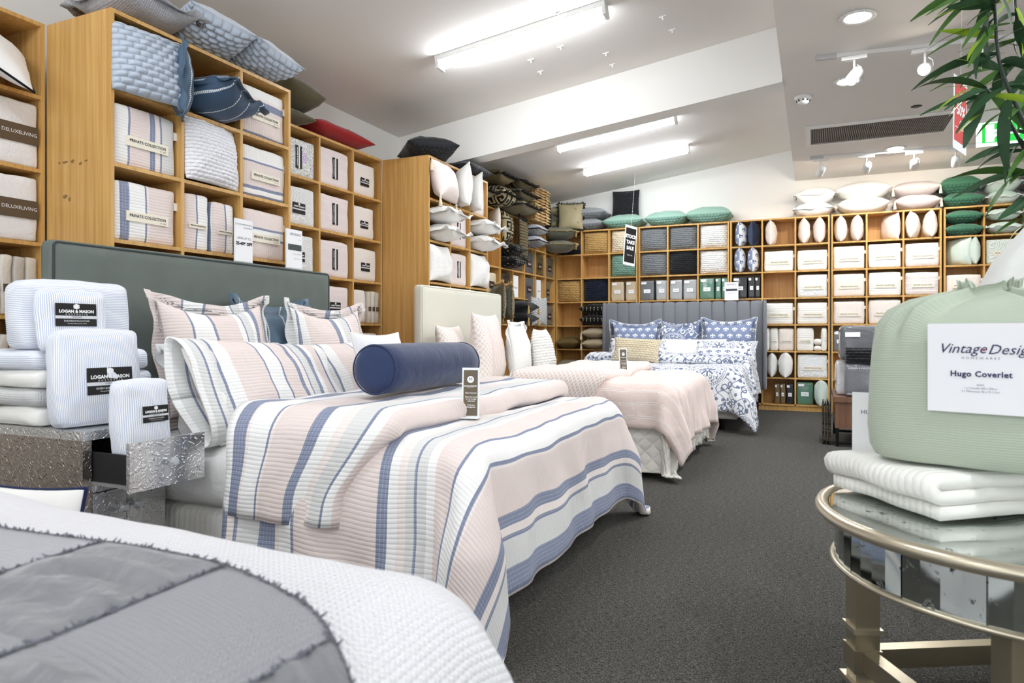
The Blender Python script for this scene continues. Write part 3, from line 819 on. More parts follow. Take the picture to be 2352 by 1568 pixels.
def pack_me(w, h, d, mat, seed=0, r=0.02, n=9, bulge=0.008, wr=0.004):
    k = (round(w,3), round(h,3), round(d,3), mat.name, seed, r, n, bulge, wr)
    if k in _pm: return _pm[k]
    H = (w/2, d/2, h/2); V_, F_, UV = [], [], []; idx = {}; so = seed*3.17
    r = min(r, min(H)*0.95)
    def vert(p):
        key = tuple(round(q, 5) for q in p)
        if key in idx: return idx[key]
        q = [p[i]*H[i] for i in range(3)]; inn = [max(-(H[i]-r), min(H[i]-r, q[i])) for i in range(3)]
        dv = Vector([q[i]-inn[i] for i in range(3)])
        pos = Vector(inn) + (dv.normalized()*r if dv.length > 1e-9 else Vector((0,0,0)))
        for i in range(3):
            j, l = (i+1) % 3, (i+2) % 3
            pos[i] += (p[i])*bulge*(1-p[j]**2)*(1-p[l]**2)*(abs(p[i]) > 0.99)
        nv = mnoise.noise_vector(Vector(pos)*7 + Vector((so,so,so)))*wr*1.5 + mnoise.noise_vector(Vector(pos)*22 + Vector((so,so,so)))*wr*0.6
        if p[2] < -0.99: nv.z = 0
        pos += nv; pos.z = max(pos.z, -H[2])
        idx[key] = len(V_); V_.append(tuple(pos)); return idx[key]
    g = [math.sin(PI/2*(2*i/n-1)) for i in range(n+1)]
    for ax in range(3):
        for s in (-1, 1):
            for j in range(n):
                for i in range(n):
                    q = []
                    for (di, dj) in ((0,0),(1,0),(1,1),(0,1)):
                        p = [0,0,0]; p[ax] = s; p[(ax+1)%3] = g[i+di]; p[(ax+2)%3] = g[j+dj]; q.append(p)
                    if s < 0: q = q[::-1]
                    F_.append(tuple(vert(p) for p in q))
                    for p in q:
                        if ax == 1: UV.append((p[0]*H[0]+H[0], p[2]*H[2]+H[2]))
                        elif ax == 0: UV.append((p[1]*H[1]+H[1]+2*H[0], p[2]*H[2]+H[2]))
                        else: UV.append((p[0]*H[0]+H[0], p[1]*H[1]+H[1]+2*H[2]))
    _pm[k] = mesh('pack', V_, F_, mat, UV, True); return _pm[k]
def emblem(parent, loc, s, mat):
    m = MB(); c = Vector(loc)
    for k in range(6):
        a = PI*2*k/6 + PI/6; m.lathe2(c + Vector((math.cos(a)*s*0.55, 0, math.sin(a)*s*0.45)), s*0.42)
    m.lathe2(c + Vector((0,-0.0002,0)), s*0.5)
    return tag(m.obj('flower_emblem', mat, parent), kind='stuff')
def _disc(s, c, r):
    b = len(s.v); n = 10
    for k in range(n): s.v.append((c.x + r*math.cos(2*PI*k/n), c.y, c.z + r*math.sin(2*PI*k/n)))
    s.f.append(tuple(range(b, b+n))); return s
MB.lathe2 = _disc
def label_pc(t, w, d, z, x=0.0, gold=False, lw=None):
    lw = lw or w*0.66; y = -(d/2+0.0145)
    l = MB().box(x-lw/2, x+lw/2, y, y+0.006, z-lw*0.105, z+lw*0.105).obj('label', CREAMP, t)
    text('PRIVATE COLLECTION', lw*0.083, GOLDINK if gold else INK, l, (x, y-0.0012, z+lw*0.015), sx=1.03, bold=0.0004)
    text('EST. 1986', lw*0.035, GOLDINK if gold else INK, l, (x+lw*0.36, y-0.0012, z-lw*0.06))
    return l
def label_lm(t, x, z, y, lw, line='EUROPEAN PILLOWCASE', vertical=False, full=True):
    lh = lw*0.58
    if vertical:
        l = MB().box(x-lw*0.22, x-lw*0.04, y, y+0.004, z-lw*0.55, z+lw*0.55).obj('label', BLACKP, t)
        MB().box(x-lw*0.04, x+lw*0.05, y, y+0.004, z-lw*0.55, z+lw*0.55).obj('label_band', PAPER, t)
        MB().box(x+lw*0.05, x+lw*0.2, y, y+0.004, z-lw*0.55, z+lw*0.55).obj('label', BLACKP, t)
        q = text('LOGAN & MASON', lw*0.11, WINK, l, (x-lw*0.13, y-0.0012, z), bold=0.0005); q.rotation_euler = (0,-PI/2,0)
        return l
    l = MB().box(x-lw/2, x+lw/2, y, y+0.004, z, z+lh*0.55).obj('label', BLACKP, t)
    MB().box(x-lw/2, x+lw/2, y, y+0.004, z-lh*0.13, z).obj('label_band', plain('label_silver', (214,216,220), 0.4), t)
    l2 = MB().box(x-lw/2, x+lw/2, y, y+0.004, z-lh*0.47, z-lh*0.13).obj('label', BLACKP, t)
    emblem(l, (x, y-0.001, z+lh*0.41), lw*0.085, WINK)
    text('LOGAN & MASON', lw*0.105, WINK, l, (x, y-0.0012, z+lh*0.19), bold=0.0008)
    if full:
        text('AUSTRALIA', lw*0.055, WINK, l, (x, y-0.0012, z+lh*0.06), sx=2.2)
        text('SUPERSTRIPE', lw*0.045, INK, l, (x, y-0.0012, z-lh*0.065))
        text(line, lw*0.055, WINK, l2, (x, y-0.0012, z-lh*0.24))
        text('1 European Pillowcase 65 x 65cm', lw*0.036, WINK, l2, (x, y-0.0012, z-lh*0.35))
    return l
def cell(key, c, r):
    U = UNITS[key]; return U['cols'][c]+TH*0.6, U['cols'][c+1]-TH*0.6, U['rows'][r+1], U['rows'][r]-TH
def pack(key, c, r, label, mat, style=None, fw=0.9, fh=0.82, a=0.5, out=-0.015, d=0.25, seed=None, yaw=0.0, lean=0.0, group='folded quilt packs on the shelves', tabs=True, cat='bedding pack', name='quilt_pack', rr=0.02, bulge=0.008):
    a0, a1, z0, z1 = cell(key, c, r); w = (a1-a0)*fw; h = (z1-z0)*fh
    seed = seed if seed is not None else (c*7+r*3+ord(key))
    aa = a0 + (a1-a0)*a; p = W(key, aa, out - d/2 - bulge - 0.006, z0 + h/2 + 0.002)
    t = thing(name, label, cat, p, (lean, 0, RZ(key)+yaw), group)
    link('folded_cloth' if cat == 'bedding pack' else 'body', pack_me(w, h, d, mat, seed, rr, 9, bulge), t)
    y = -(d/2+bulge+0.004)
    if style == 'pc' or style == 'pcg': label_pc(t, w, d, -h*0.08, w*0.02, style == 'pcg')
    elif style == 'lm': label_lm(t, 0.0, -h*0.08, y, w*0.36, full=False)
    elif style == 'lmv': label_lm(t, 0.0, 0.0, y, w*0.42, vertical=True)
    elif style == 'film':
        MB().box(-w*0.24, w*0.24, y-0.003, y+0.003, -h*0.12, h*0.06).obj('label', PAPER, t)
        MB().box(-w*0.42, -w*0.05, y-0.003, y+0.003, h*0.32, h*0.43).obj('label', PAPER, t)
        MB().box(-w*0.15, w*0.15, y-0.005, y-0.003, -h*0.035, -h*0.02).obj('print_line', GINK, t)
    elif style == 'dark':
        l = MB().box(-w*0.2, w*0.2, y-0.002, y+0.004, -h*0.2, h*0.1).obj('label', plain('brown_label', (62,44,36), 0.5), t)
        text('linens', w*0.12, WINK, l, (0, y-0.0035, -h*0.06), bold=0.0006)
    if style in ('pc', 'pcg') and tabs:
        MB().box(w/2-0.004, w/2+0.018, y+0.02, y+0.024, h*0.16, h*0.30).obj('size_tab', PAPER, t)
    return t
def stand(key, a, z0, size, label, mats, out=0.0, yaw=0.0, tilt=0.0, group='cushions on the shelves', **kw):
    p = W(key, a, out, z0 + size[1]/2*math.cos(tilt) + 0.004)
    return cushion(label, p, size, mats, (tilt, 0, RZ(key)+yaw), group=group, **kw)
def lie(key, a, zc_, size, label, mats, out=0.0, yaw=0.0, roll=0.0, flip=False, group='cushions on the shelves', **kw):
    """size = (width, depth, thickness), centre height zc_; velvet back up, front face down unless flip"""
    return cushion(label, W(key, a, out, zc_), size, mats, ((-1 if flip else 1)*PI/2, roll, RZ(key)+yaw), group=group, **kw)
def edge(key, c, r, fa, label, mats, size=(0.36,0.37,0.16), out=0.04, yaw=0.0, group='cushions on the shelves', **kw):
    """cushion pushed in sideways so that its seam faces the room"""
    a0, a1, z0, z1 = cell(key, c, r)
    size = (size[0], min(size[1], z1-z0-0.004), size[2])
    p = W(key, a0+(a1-a0)*fa, out - size[0]/2, z0 + size[1]/2 + 0.003)
    return cushion(label, p, size, mats, (0, 0, RZ(key)+PI/2+yaw), group=group, pinch=kw.pop('pinch', 0.02), **kw)
# ---------------------------------------------------------------- cloths for the shelf goods
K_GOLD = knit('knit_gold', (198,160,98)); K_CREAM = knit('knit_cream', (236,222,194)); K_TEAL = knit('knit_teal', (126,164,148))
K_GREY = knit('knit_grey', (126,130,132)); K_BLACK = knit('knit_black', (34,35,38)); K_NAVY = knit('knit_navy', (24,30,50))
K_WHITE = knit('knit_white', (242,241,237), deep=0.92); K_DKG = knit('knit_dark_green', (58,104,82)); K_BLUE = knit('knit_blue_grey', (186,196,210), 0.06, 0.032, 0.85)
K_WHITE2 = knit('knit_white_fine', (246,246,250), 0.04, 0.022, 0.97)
V_GREY = cloth('velvet_grey', (160,163,166), 0.7, 0.5); V_TEAL = cloth('velvet_teal', (150,184,168), 0.7, 0.5); V_DKG = cloth('velvet_dark_green', (64,112,88), 0.7, 0.4)
V_BLACK = cloth('velvet_black', (30,31,34), 0.7, 0.3); V_NAVY = cloth('velvet_navy', (30,36,56), 0.7, 0.3); V_BLUEG = cloth('velvet_blue_grey', (200,207,216), 0.7, 0.4)
C_WHITE = cloth('linen_white', (242,241,237)); C_IVORY = cloth('linen_ivory', (236,230,220)); C_BLUSH = cloth('linen_blush', (232,220,212)); C_LILAC = cloth('linen_lilac', (202,192,190))
MINT = dashed('mint_twill', (206,222,212), (236,242,238), 0.012); MINT2 = cloth('mint_plain', (200,220,208))
FLEUR_W = fleur('fleur_white', (236,238,242), (104,118,150)); FLEUR_B = fleur('fleur_blue', (134,146,176), (240,242,246))
R_WHITE = ribbed('pack_white', (240,238,232), 0.03); R_BLUSH = ribbed('pack_blush', (236,226,217), 0.05, 'u', 0.4); R_STONE = vstripes('pack_stone', [(0.05,(222,214,210)),(0.012,(238,234,230)),(0.03,(226,218,214)),(0.01,(240,236,232))])
L_WHITE = leafy('leaf_white', (224,226,226), (242,243,242)); L_MINT = leafy('leaf_mint', (196,212,200), (240,243,238))
S_TAUPE = cloth('satin_taupe', (172,156,130), 0.35, 0.1); S_GOLD = cloth('satin_gold', (176,164,128), 0.35, 0.1)
TASSEL = cloth('tassel_ivory', (222,212,190)); FRINGE_G = cloth('fringe_gold', (196,168,112)); FRINGE_B = jacquard('fringe_boucle', (40,38,34), (196,184,152), 90, 0.6, 0.9)

def kn(key, c, r, label, mats, seed=0, w=0.405, h=None, t=0.17, out=-0.09, **kw):
    a0, a1, z0, z1 = cell(key, c, r); h = h or (z1-z0-0.008)
    return stand(key, (a0+a1)/2, z0, (min(w, a1-a0-0.006), h, t), label, mats, out=out, seed=seed, pinch=0.03, group='puckered cushions filling the shelf cubes', **kw)
# corner shelf
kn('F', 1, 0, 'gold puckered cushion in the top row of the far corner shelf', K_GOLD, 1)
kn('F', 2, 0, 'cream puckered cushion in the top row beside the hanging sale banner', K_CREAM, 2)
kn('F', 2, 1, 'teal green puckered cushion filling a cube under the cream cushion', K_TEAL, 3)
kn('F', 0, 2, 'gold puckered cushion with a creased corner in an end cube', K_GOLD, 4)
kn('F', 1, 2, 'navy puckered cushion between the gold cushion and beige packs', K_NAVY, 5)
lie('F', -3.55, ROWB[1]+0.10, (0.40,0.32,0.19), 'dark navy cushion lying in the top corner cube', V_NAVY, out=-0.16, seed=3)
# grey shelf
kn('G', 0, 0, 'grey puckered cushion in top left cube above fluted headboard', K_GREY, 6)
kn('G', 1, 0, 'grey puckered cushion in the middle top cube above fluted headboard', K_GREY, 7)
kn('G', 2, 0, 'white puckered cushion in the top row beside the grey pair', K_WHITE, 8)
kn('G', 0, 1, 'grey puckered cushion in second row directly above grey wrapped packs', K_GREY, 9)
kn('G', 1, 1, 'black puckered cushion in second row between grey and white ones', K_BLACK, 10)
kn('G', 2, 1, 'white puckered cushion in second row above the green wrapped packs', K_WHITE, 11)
def films(key, c, r, specs, h=0.84):
    for fa, fw, m, lb, yw in specs:
        pack(key, c, r, lb, m, 'film', fw=fw, fh=h, a=fa, yaw=yw, d=0.22, group='wrapped packs in clear film', rr=0.012, bulge=0.003, out=-0.03)
FB, FG, FGL = film('film_beige', (214,198,168), 1), film('film_grey', (110,114,116), 1), film('film_light_grey', (176,178,178), 1)
FGR, FBK = film('film_green', (88,134,112), 1), film('film_black', (26,27,31))
films('F', 2, 2, [(0.27,0.46,FB,'beige wrapped pack on the left in its cube above headboard',0.0),(0.76,0.40,FB,'beige wrapped pack on the right in its cube above headboard',0.08)])
films('G', 0, 2, [(0.27,0.50,FG,'dark grey wrapped pack on the left under grey cushions',0.0),(0.77,0.40,FGL,'pale grey wrapped pack turned sideways under grey cushions',0.1)])
films('G', 1, 2, [(0.25,0.42,FGL,'light grey wrapped pack on the left under the black cushion',0.0),(0.73,0.46,FGL,'light grey wrapped pack on the right under the black cushion',0.06)])
films('G', 2, 2, [(0.27,0.50,FGR,'green wrapped pack facing out beneath the white cushions',0.0),(0.65,0.19,FGR,'thin green wrapped pack standing on edge in the middle',0.0),(0.87,0.20,FGR,'thin green wrapped pack on edge against the right divider',0.0)], 0.88)
films('H', 0, 2, [(0.28,0.48,FBK,'black wrapped pack partly behind the headboard price sign',0.0),(0.66,0.22,FBK,'black wrapped pack standing on edge in the middle',0.05),(0.88,0.18,FBK,'black wrapped pack with white label at the right side',0.0)], 0.88)
# fleur cushions
edge('H', 0, 0, 0.33, 'white and blue motif cushion seen edge-on, upper left of four', [FLEUR_W, FLEUR_B], seed=1, yaw=-0.12)
edge('H', 0, 0, 0.74, 'navy cushion with a striped back next to blue motif cushion', [V_NAVY, ribbed('navy_stripe', (70,78,104), 0.012, 'v')], seed=2, yaw=-0.05)
edge('H', 0, 1, 0.27, 'white and blue motif cushion edge-on, lower left of four', [FLEUR_W, FLEUR_B], seed=3, yaw=0.06)
edge('H', 0, 1, 0.72, 'blue and white motif cushion edge-on, lower right of four', [FLEUR_W, FLEUR_B], seed=4, yaw=0.0)
# pale cushions along the top row
edge('H', 1, 0, 0.24, 'single blush cushion edge-on beside an empty half cube', C_BLUSH, seed=5, piping=C_WHITE, out=0.03)
edge('H', 2, 0, 0.24, 'left one of two blush cushions in the third cube of its shelf', C_BLUSH, seed=6, piping=C_WHITE, out=0.03)
edge('H', 2, 0, 0.72, 'right one of two blush cushions in the third cube of its shelf', C_BLUSH, seed=7, piping=C_WHITE, out=0.03)
edge('I', 0, 0, 0.26, 'ivory cushion edge-on, leftmost in the top row of its shelf', C_BLUSH, seed=8, piping=C_WHITE, out=0.03)
edge('I', 0, 0, 0.76, 'ivory cushion edge-on, second in the top row of its shelf', C_BLUSH, seed=9, piping=C_WHITE, out=0.03)
edge('I', 1, 0, 0.70, 'ivory cushion turned at an angle alone in the middle cube', C_BLUSH, seed=10, piping=C_WHITE, yaw=0.5, size=(0.33,0.36,0.16), out=0.0)
edge('I', 2, 0, 0.27, 'pale cushion with dark seam leaning in the right cube', C_IVORY, seed=11, piping=C_LILAC, yaw=-0.25)
edge('I', 2, 0, 0.75, 'pale cushion with ribbed seam at right end of the top row', C_IVORY, seed=12, piping=C_LILAC, out=0.05)
# white and blush packs
def pc(key, c, r, lb, m, fw=0.93, fh=0.84, **kw): pack(key, c, r, lb, m, 'pcg', fw, fh, **kw)
pc('H', 1, 1, 'white ribbed quilt pack above the empty cube', R_WHITE, fh=0.8)
pc('H', 1, 3, 'white ribbed quilt pack below the empty cube', R_WHITE)
pc('H', 2, 1, 'white quilt pack under the two blush cushions', R_WHITE, fh=0.78)
pc('H', 2, 2, 'white quilt pack right of the empty cube', L_WHITE, fh=0.88)
pc('H', 2, 3, 'white quilt pack in the fourth row, right column', R_WHITE)
pc('H', 2, 5, 'white quilt pack in the row above the green wrapped pack', L_WHITE, fh=0.9)
pc('I', 0, 1, 'blush leaf-textured quilt pack in second row, left column', R_BLUSH, fh=0.86)
pc('I', 0, 2, 'blush leaf-textured quilt pack in third row, left column', R_BLUSH, fh=0.86)
pc('I', 0, 3, 'blush leaf-textured quilt pack in fourth row, left column', R_BLUSH, fh=0.86)
pc('I', 1, 1, 'ivory quilt pack in second row, middle column', R_WHITE, fh=0.9)
pc('I', 1, 2, 'ivory quilt pack with a loose strap on top', R_WHITE, fh=0.88)
pc('I', 1, 3, 'ivory quilt pack partly hidden by the price card', R_BLUSH, fh=0.9)
pc('I', 2, 1, 'stone striped quilt pack in second row, right column', R_STONE, fh=0.86)
pc('I', 2, 2, 'stone striped quilt pack in third row, right column', R_STONE, fh=0.84)
pc('J', 1, 1, 'mint leaf print quilt pack beside the mint cushions', L_MINT, fh=0.86)
pc('J', 0, 2, 'beige quilt pack just above the white linen bag', R_BLUSH, fh=0.7)
# row of slimmer packs
pack('H', 1, 4, 'narrow white pack on edge at the left of its cube', R_WHITE, None, 0.19, 0.9, 0.11, seed=41)
pack('H', 1, 4, 'narrow white pack on edge with a cream label', R_WHITE, 'pcg', 0.26, 0.88, 0.35, seed=42, tabs=False)
pack('H', 1, 4, 'blush square pack at the right of the slim white packs', R_BLUSH, 'pcg', 0.48, 0.88, 0.74, seed=43, tabs=False)
pack('H', 2, 4, 'white upright pack beside rolled towels', R_WHITE, 'pcg', 0.52, 0.90, 0.27, seed=44, tabs=False)
pack('H', 2, 4, 'slim white pack leaning against the right side', R_WHITE, None, 0.17, 0.90, 0.86, seed=45)
for k in range(2):
    a0, a1, z0, z1 = cell('H', 2, 4)
    tag(link('folded_towel', pack_me(0.10, 0.075, 0.2, C_IVORY, 50+k, 0.03), None, W('H', a0+0.275, -0.13, z0+0.04+0.085*k), (0,0,0)), ('lower' if k == 0 else 'upper')+' rolled cream towel between the two white packs', 'towel', 'rolled towels')
edge('H', 1, 5, 0.28, 'white cushion mostly hidden behind another, low on far shelf', C_WHITE, seed=13, size=(0.34,0.34,0.15))
edge('H', 1, 5, 0.72, 'plump white cushion edge-on above the black wrapped pack', C_WHITE, seed=14, size=(0.34,0.36,0.19), out=0.09)
FGO = film('film_gold', (120,98,60), 1)
films('H', 1, 6, [(0.45,0.16,FGO,'gold wrapped pack on edge on the bottom shelf',0.0),(0.63,0.16,FGO,'second gold wrapped pack beside the black one',0.0),(0.86,0.24,FBK,'black wrapped pack on the bottom shelf',0.0)], 0.8)
films('H', 2, 6, [(0.27,0.50,FGR,'green wrapped pack on the bottom shelf',0.0)], 0.88)
edge('H', 2, 6, 0.78, 'mint striped cushion spilling from the bottom shelf', MINT, seed=15, size=(0.38,0.37,0.18), out=0.14, yaw=-0.1)
films('I', 0, 4, [(0.24,0.42,FG,'grey wrapped pack behind the dark quilt stack, left',0.0),(0.75,0.46,FG,'grey wrapped pack behind the dark quilt stack, right',0.0)], 0.8)
films('I', 1, 4, [(0.22,0.36,FGR,'dark green wrapped pack peeping past the sage bag',0.0)], 0.85)
# green and mint
z0 = ROWB[1]
for k, lb in enumerate(('lower dark green cushion inside the top right cube', 'upper dark green cushion inside the top right cube')):
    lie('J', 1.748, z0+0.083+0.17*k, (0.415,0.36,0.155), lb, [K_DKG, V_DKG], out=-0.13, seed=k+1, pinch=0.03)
for k, lb in enumerate(('lower mint cushion inside the cube at right', 'upper mint cushion inside the cube at right')):
    lie('J', 2.18, z0+0.083+0.17*k, (0.41,0.36,0.14), lb, [MINT, MINT2], out=-0.10, seed=k+4, flange=0.025, piping=C_WHITE)
edge('J', 0, 1, 0.42, 'mint cushion facing sideways in the cube under dark green ones', MINT, seed=16, size=(0.36,0.36,0.17), yaw=0.7, out=0.03)
edge('J', 0, 1, 0.80, 'mint cushion edge-on at the right of its cube', MINT, seed=17, size=(0.34,0.36,0.14), out=0.04)
# ---- on top of the far shelves
ZT = ROWB[0]
def top(key, u0, u1, v, d, t, lb, mats, out=-0.16, zoff=0.0, yaw=0.0, **kw):
    U = UNITS[key]
    pa_, pb_ = (at_y(u0, v, YF-out), at_y(u1, v, YF-out)) if U['side'] == 'B' else (at_x(u0, v, U['front']+out), at_x(u1, v, U['front']+out))
    a0, a1 = (pa_.x, pb_.x) if U['side'] == 'B' else (pa_.y, pb_.y)
    z = U['rows'][0] + t/2 + 0.002 + zoff
    return lie(key, (a0+a1)/2, z, (abs(a1-a0), d, t), lb, mats, out=out, yaw=yaw, group='cushions on top of the shelves', **kw)
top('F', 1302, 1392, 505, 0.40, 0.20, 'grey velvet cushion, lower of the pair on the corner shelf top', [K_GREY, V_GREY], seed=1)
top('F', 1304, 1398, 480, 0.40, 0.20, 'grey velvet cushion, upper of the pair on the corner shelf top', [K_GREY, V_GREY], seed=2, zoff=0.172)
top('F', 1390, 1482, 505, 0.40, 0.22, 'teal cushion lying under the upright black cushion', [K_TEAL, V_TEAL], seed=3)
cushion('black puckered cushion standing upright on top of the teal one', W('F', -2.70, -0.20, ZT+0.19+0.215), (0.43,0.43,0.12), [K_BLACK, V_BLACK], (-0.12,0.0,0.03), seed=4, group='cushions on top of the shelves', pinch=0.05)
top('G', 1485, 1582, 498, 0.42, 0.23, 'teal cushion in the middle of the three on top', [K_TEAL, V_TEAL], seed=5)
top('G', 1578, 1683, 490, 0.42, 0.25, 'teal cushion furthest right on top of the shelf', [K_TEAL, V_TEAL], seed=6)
top('H', 1820, 1920, 480, 0.42, 0.20, 'white frilled cushion, lower of the leftmost white stack', C_WHITE, seed=7, flange=0.03, zoff=0.0)
top('H', 1822, 1924, 455, 0.42, 0.24, 'white frilled cushion, upper of the leftmost white stack', C_WHITE, seed=8, flange=0.03, zoff=0.172)
top('I', 1922, 2042, 475, 0.44, 0.23, 'plump white cushion, lower of the middle white stack', C_WHITE, seed=9, piping=C_WHITE)
top('I', 1920, 2046, 450, 0.44, 0.24, 'plump white cushion, upper of the middle white stack', C_WHITE, seed=10, piping=C_WHITE, zoff=0.194)
top('I', 2050, 2158, 468, 0.44, 0.21, 'lilac grey tasselled cushion, lower of its pair', C_LILAC, seed=11, tassels=TASSEL)
top('I', 2046, 2156, 440, 0.44, 0.21, 'lilac grey tasselled cushion, upper of its pair', C_LILAC, seed=12, tassels=TASSEL, zoff=0.174)
top('J', 2160, 2254, 455, 0.42, 0.19, 'dark green cushion on top of the right shelf, lower', [K_DKG, V_DKG], seed=13)
top('J', 2153, 2252, 425, 0.42, 0.25, 'dark green cushion on top of the right shelf, upper', [K_DKG, V_DKG], seed=14, zoff=0.16)
top('J', 2255, 2342, 455, 0.42, 0.18, 'mint cushion on top of the right shelf, lower', [MINT, MINT2], seed=15, flange=0.03, piping=C_WHITE)
top('J', 2252, 2346, 425, 0.42, 0.22, 'mint cushion on top of the right shelf, upper', [MINT, MINT2], seed=16, flange=0.03, piping=C_WHITE, zoff=0.145)
BW = jacquard('black_white_toile', (70,70,76), (226,224,222), 14, 0.6, 0.9)
for k, lb in enumerate(('grey patterned cushion at the bottom of the end stack', 'grey patterned cushion in the middle of the end stack', 'white patterned cushion at the top of the end stack')):
    top('J', 2345, 2430, 450, 0.42, 0.15, lb, BW, seed=17+k, zoff=0.155*k)
# ---- corner shelf, lower rows
def pile(key, c, r, n, label, mats, t, fw=0.96, d=0.34, out=-0.12, a=0.5, seed=0, **kw):
    a0, a1, z0, z1 = cell(key, c, r)
    for k in range(n):
        lie(key, a0+(a1-a0)*a, z0+t/2+0.002+(t+0.003)*k, ((a1-a0)*fw, d, t), label[k], mats, out=out, seed=seed+k, **kw)
DOT = dots('black_dotted', (24,24,26), (232,222,188))
pile('F', 1, 3, 2, ('black cushion with gold flecks, lower of the pair by headboard','black cushion with gold flecks, upper of the pair by headboard'), DOT, 0.165, fw=0.98, piping=dots('rope', (20,20,20), (236,226,200), 0.012), out=0.0, pr=0.007)
pile('F', 1, 4, 2, ('taupe satin cushion with tassels, lower one','taupe satin cushion with tassels, upper one'), S_TAUPE, 0.165, fw=0.92, tassels=TASSEL, out=-0.04, seed=5)
pile('F', 0, 4, 1, ('round dark gold sequinned cushion on the low corner shelf',), jacquard('gold_sequin', (54,44,24), (150,124,70), 70, 0.5, 0.5), 0.19, out=-0.06, seed=8)
pile('F', 0, 5, 1, ('fringed black and cream cushion under the gold one',), FRINGE_B, 0.2, out=-0.05, seed=9, fringe=(FRINGE_B, 0.05))
pile('F', 0, 6, 1, ('black cushion on the lowest corner shelf',), V_BLACK, 0.2, out=-0.06, seed=10)
# ---------------------------------------------------------------- goods on the left wall
# --- edge shelf with sheet packs
MIC = cloth('sheet_white', (243,242,246), 0.6); 
NAVYP = plain('navy_paper', (40,48,88), 0.5); BROWNP = plain('brown_paper', (96,80,62), 0.55)
for r, lb in ((1, 'white striped sheet pack with brown band, upper of two at left edge'), (2, 'white striped sheet pack with brown band, lower of two at left edge')):
    a0, a1, z0, z1 = cell('0', 1, r); w = a1-a0-0.04; h = 0.335; d = 0.26
    t = thing('sheet_pack', lb, 'bedding pack', W('0', (a0+a1)/2+0.0, -0.01-d/2, z0+h/2+0.002), (0,0,PI/2), 'wrapped sheet sets at the left edge')
    link('wrapped_sheets', pack_me(w, h, d, film('film_white', (240,240,243)), r, 0.014, 9, 0.003), t)
    l = MB().box(-w/2+0.004, w/2-0.004, -d/2-0.011, -d/2-0.004, -0.05, 0.045).obj('brown_band', BROWNP, t)
    MB().box(-w*0.24, -w*0.06, -d/2-0.0135, -d/2-0.0105, -0.05, 0.045).obj('navy_block', NAVYP, l)
    text('DELUXELIVING', 0.0255, WINK, l, (w*0.23, -d/2-0.0125, 0.0), sx=1.02)
SH = [film('sheet_stone', (214,206,194)), film('sheet_cream', (230,224,214)), film('sheet_grey', (198,192,184))]
rnd = random.Random(4)
def books(key, c, r, n, a0f, a1f, labels, lean, h=0.27, dark=True):
    a0, a1, z0, z1 = cell(key, c, r)
    for k in range(n):
        a = a0 + (a1-a0)*(a0f + (a1f-a0f)*(k+0.5)/n); wd = (a1-a0)*(a1f-a0f)/n*0.92; d = 0.24
        t = thing('sheet_pack', labels[k], 'bedding pack', W(key, a, -0.02-d/2, z0 + h/2*math.cos(lean) + wd/2*abs(math.sin(lean)) + 0.002), (0, lean, RZ(key)), 'folded sheet packs standing like books')
        link('wrapped_sheets', pack_me(wd, h, d, SH[k % 3], 60+k, 0.012, 6, 0.003), t)
        if dark: MB().box(-wd*0.3, wd*0.3, -d/2-0.008, -d/2-0.002, -0.035, 0.005).obj('label', BROWNP, t)
pos4 = ('first', 'second', 'third', 'fourth', 'last')
books('0', 1, 3, 4, 0.35, 0.97, [f'{p} upright stone sheet pack on the left edge shelf above headboard level' for p in pos4], 0.0, 0.31)
books('0', 1, 4, 4, 0.30, 0.86, [f'{p} leaning stone sheet pack on the left edge shelf' for p in pos4], 0.22, 0.29)
books('0', 1, 5, 5, 0.15, 0.90, [f'{p} cream sheet pack on the lowest visible left shelf' for p in pos4], 0.0, 0.25, False)
# cushion with black bands, poking out
BAND = stripes('white_black_band', [(0.20,(244,243,242)),(0.07,(26,27,32)),(0.2,(244,243,242))], pitch=0.3)
cushion('white cushion with black bands poking out of the top left cube', (-3.80, 2.03, ROWL[1]+0.185), (0.50,0.46,0.14), BAND, (-0.85,0.40,PI/2-0.1), seed=3, piping=cloth('black_piping', (22,23,28)), group='cushions on the shelves', pr=0.006)
# --- striped unit
ST1, ST2, ST3 = stripes('pack_stripe_one', PACK_SEQ), stripes('pack_stripe_two', PACK_SEQ2), stripes('pack_stripe_three', PACK_SEQ3)
SV1, SV2, SV3 = vstripes('pack_bands_one', PACKV1), vstripes('pack_bands_two', PACKV2), vstripes('pack_bands_three', PACKV3)
pack('A', 0, 1, 'striped quilt pack under the woven grey cushion', ST1, 'pc', 0.93, 0.86, d=0.36)
pack('A', 0, 2, 'striped quilt pack with wide blue band just above grey headboard', ST2, 'pc', 0.93, 0.84, d=0.36)
pack('A', 2, 0, 'banded pink and blue quilt pack in the top right cube', SV1, 'pc', 0.9, 0.86, d=0.36)
pack('A', 2, 1, 'banded pink quilt pack with double blue lines', SV2, 'pc', 0.93, 0.88, d=0.36)
pack('A', 2, 2, 'banded pink quilt pack behind the sale price card', SV3, 'pc', 0.93, 0.84, d=0.36)
pack('A', 1, 2, 'narrow striped quilt pack, left of two behind the headboard', ST3, 'pc', 0.46, 0.88, 0.25, d=0.36, tabs=False)
pack('A', 1, 2, 'narrow striped quilt pack, right of two behind the headboard', ST3, 'pc', 0.42, 0.82, 0.74, d=0.36, seed=9, tabs=False)
stand('A', 3.01, ROWL[2], (0.43,0.40,0.15), 'white puckered cushion slouching out of the middle cube', K_WHITE2, out=-0.03, yaw=0.10, tilt=-0.12, seed=5, pinch=0.05)
stand('A', 2.545, ROWL[1]-0.03, (0.385,0.37,0.15), 'woven blue grey cushion sticking out of the top left cube', [K_BLUE, V_BLUEG], out=0.03, yaw=-0.18, tilt=-0.10, seed=6, pinch=0.02)
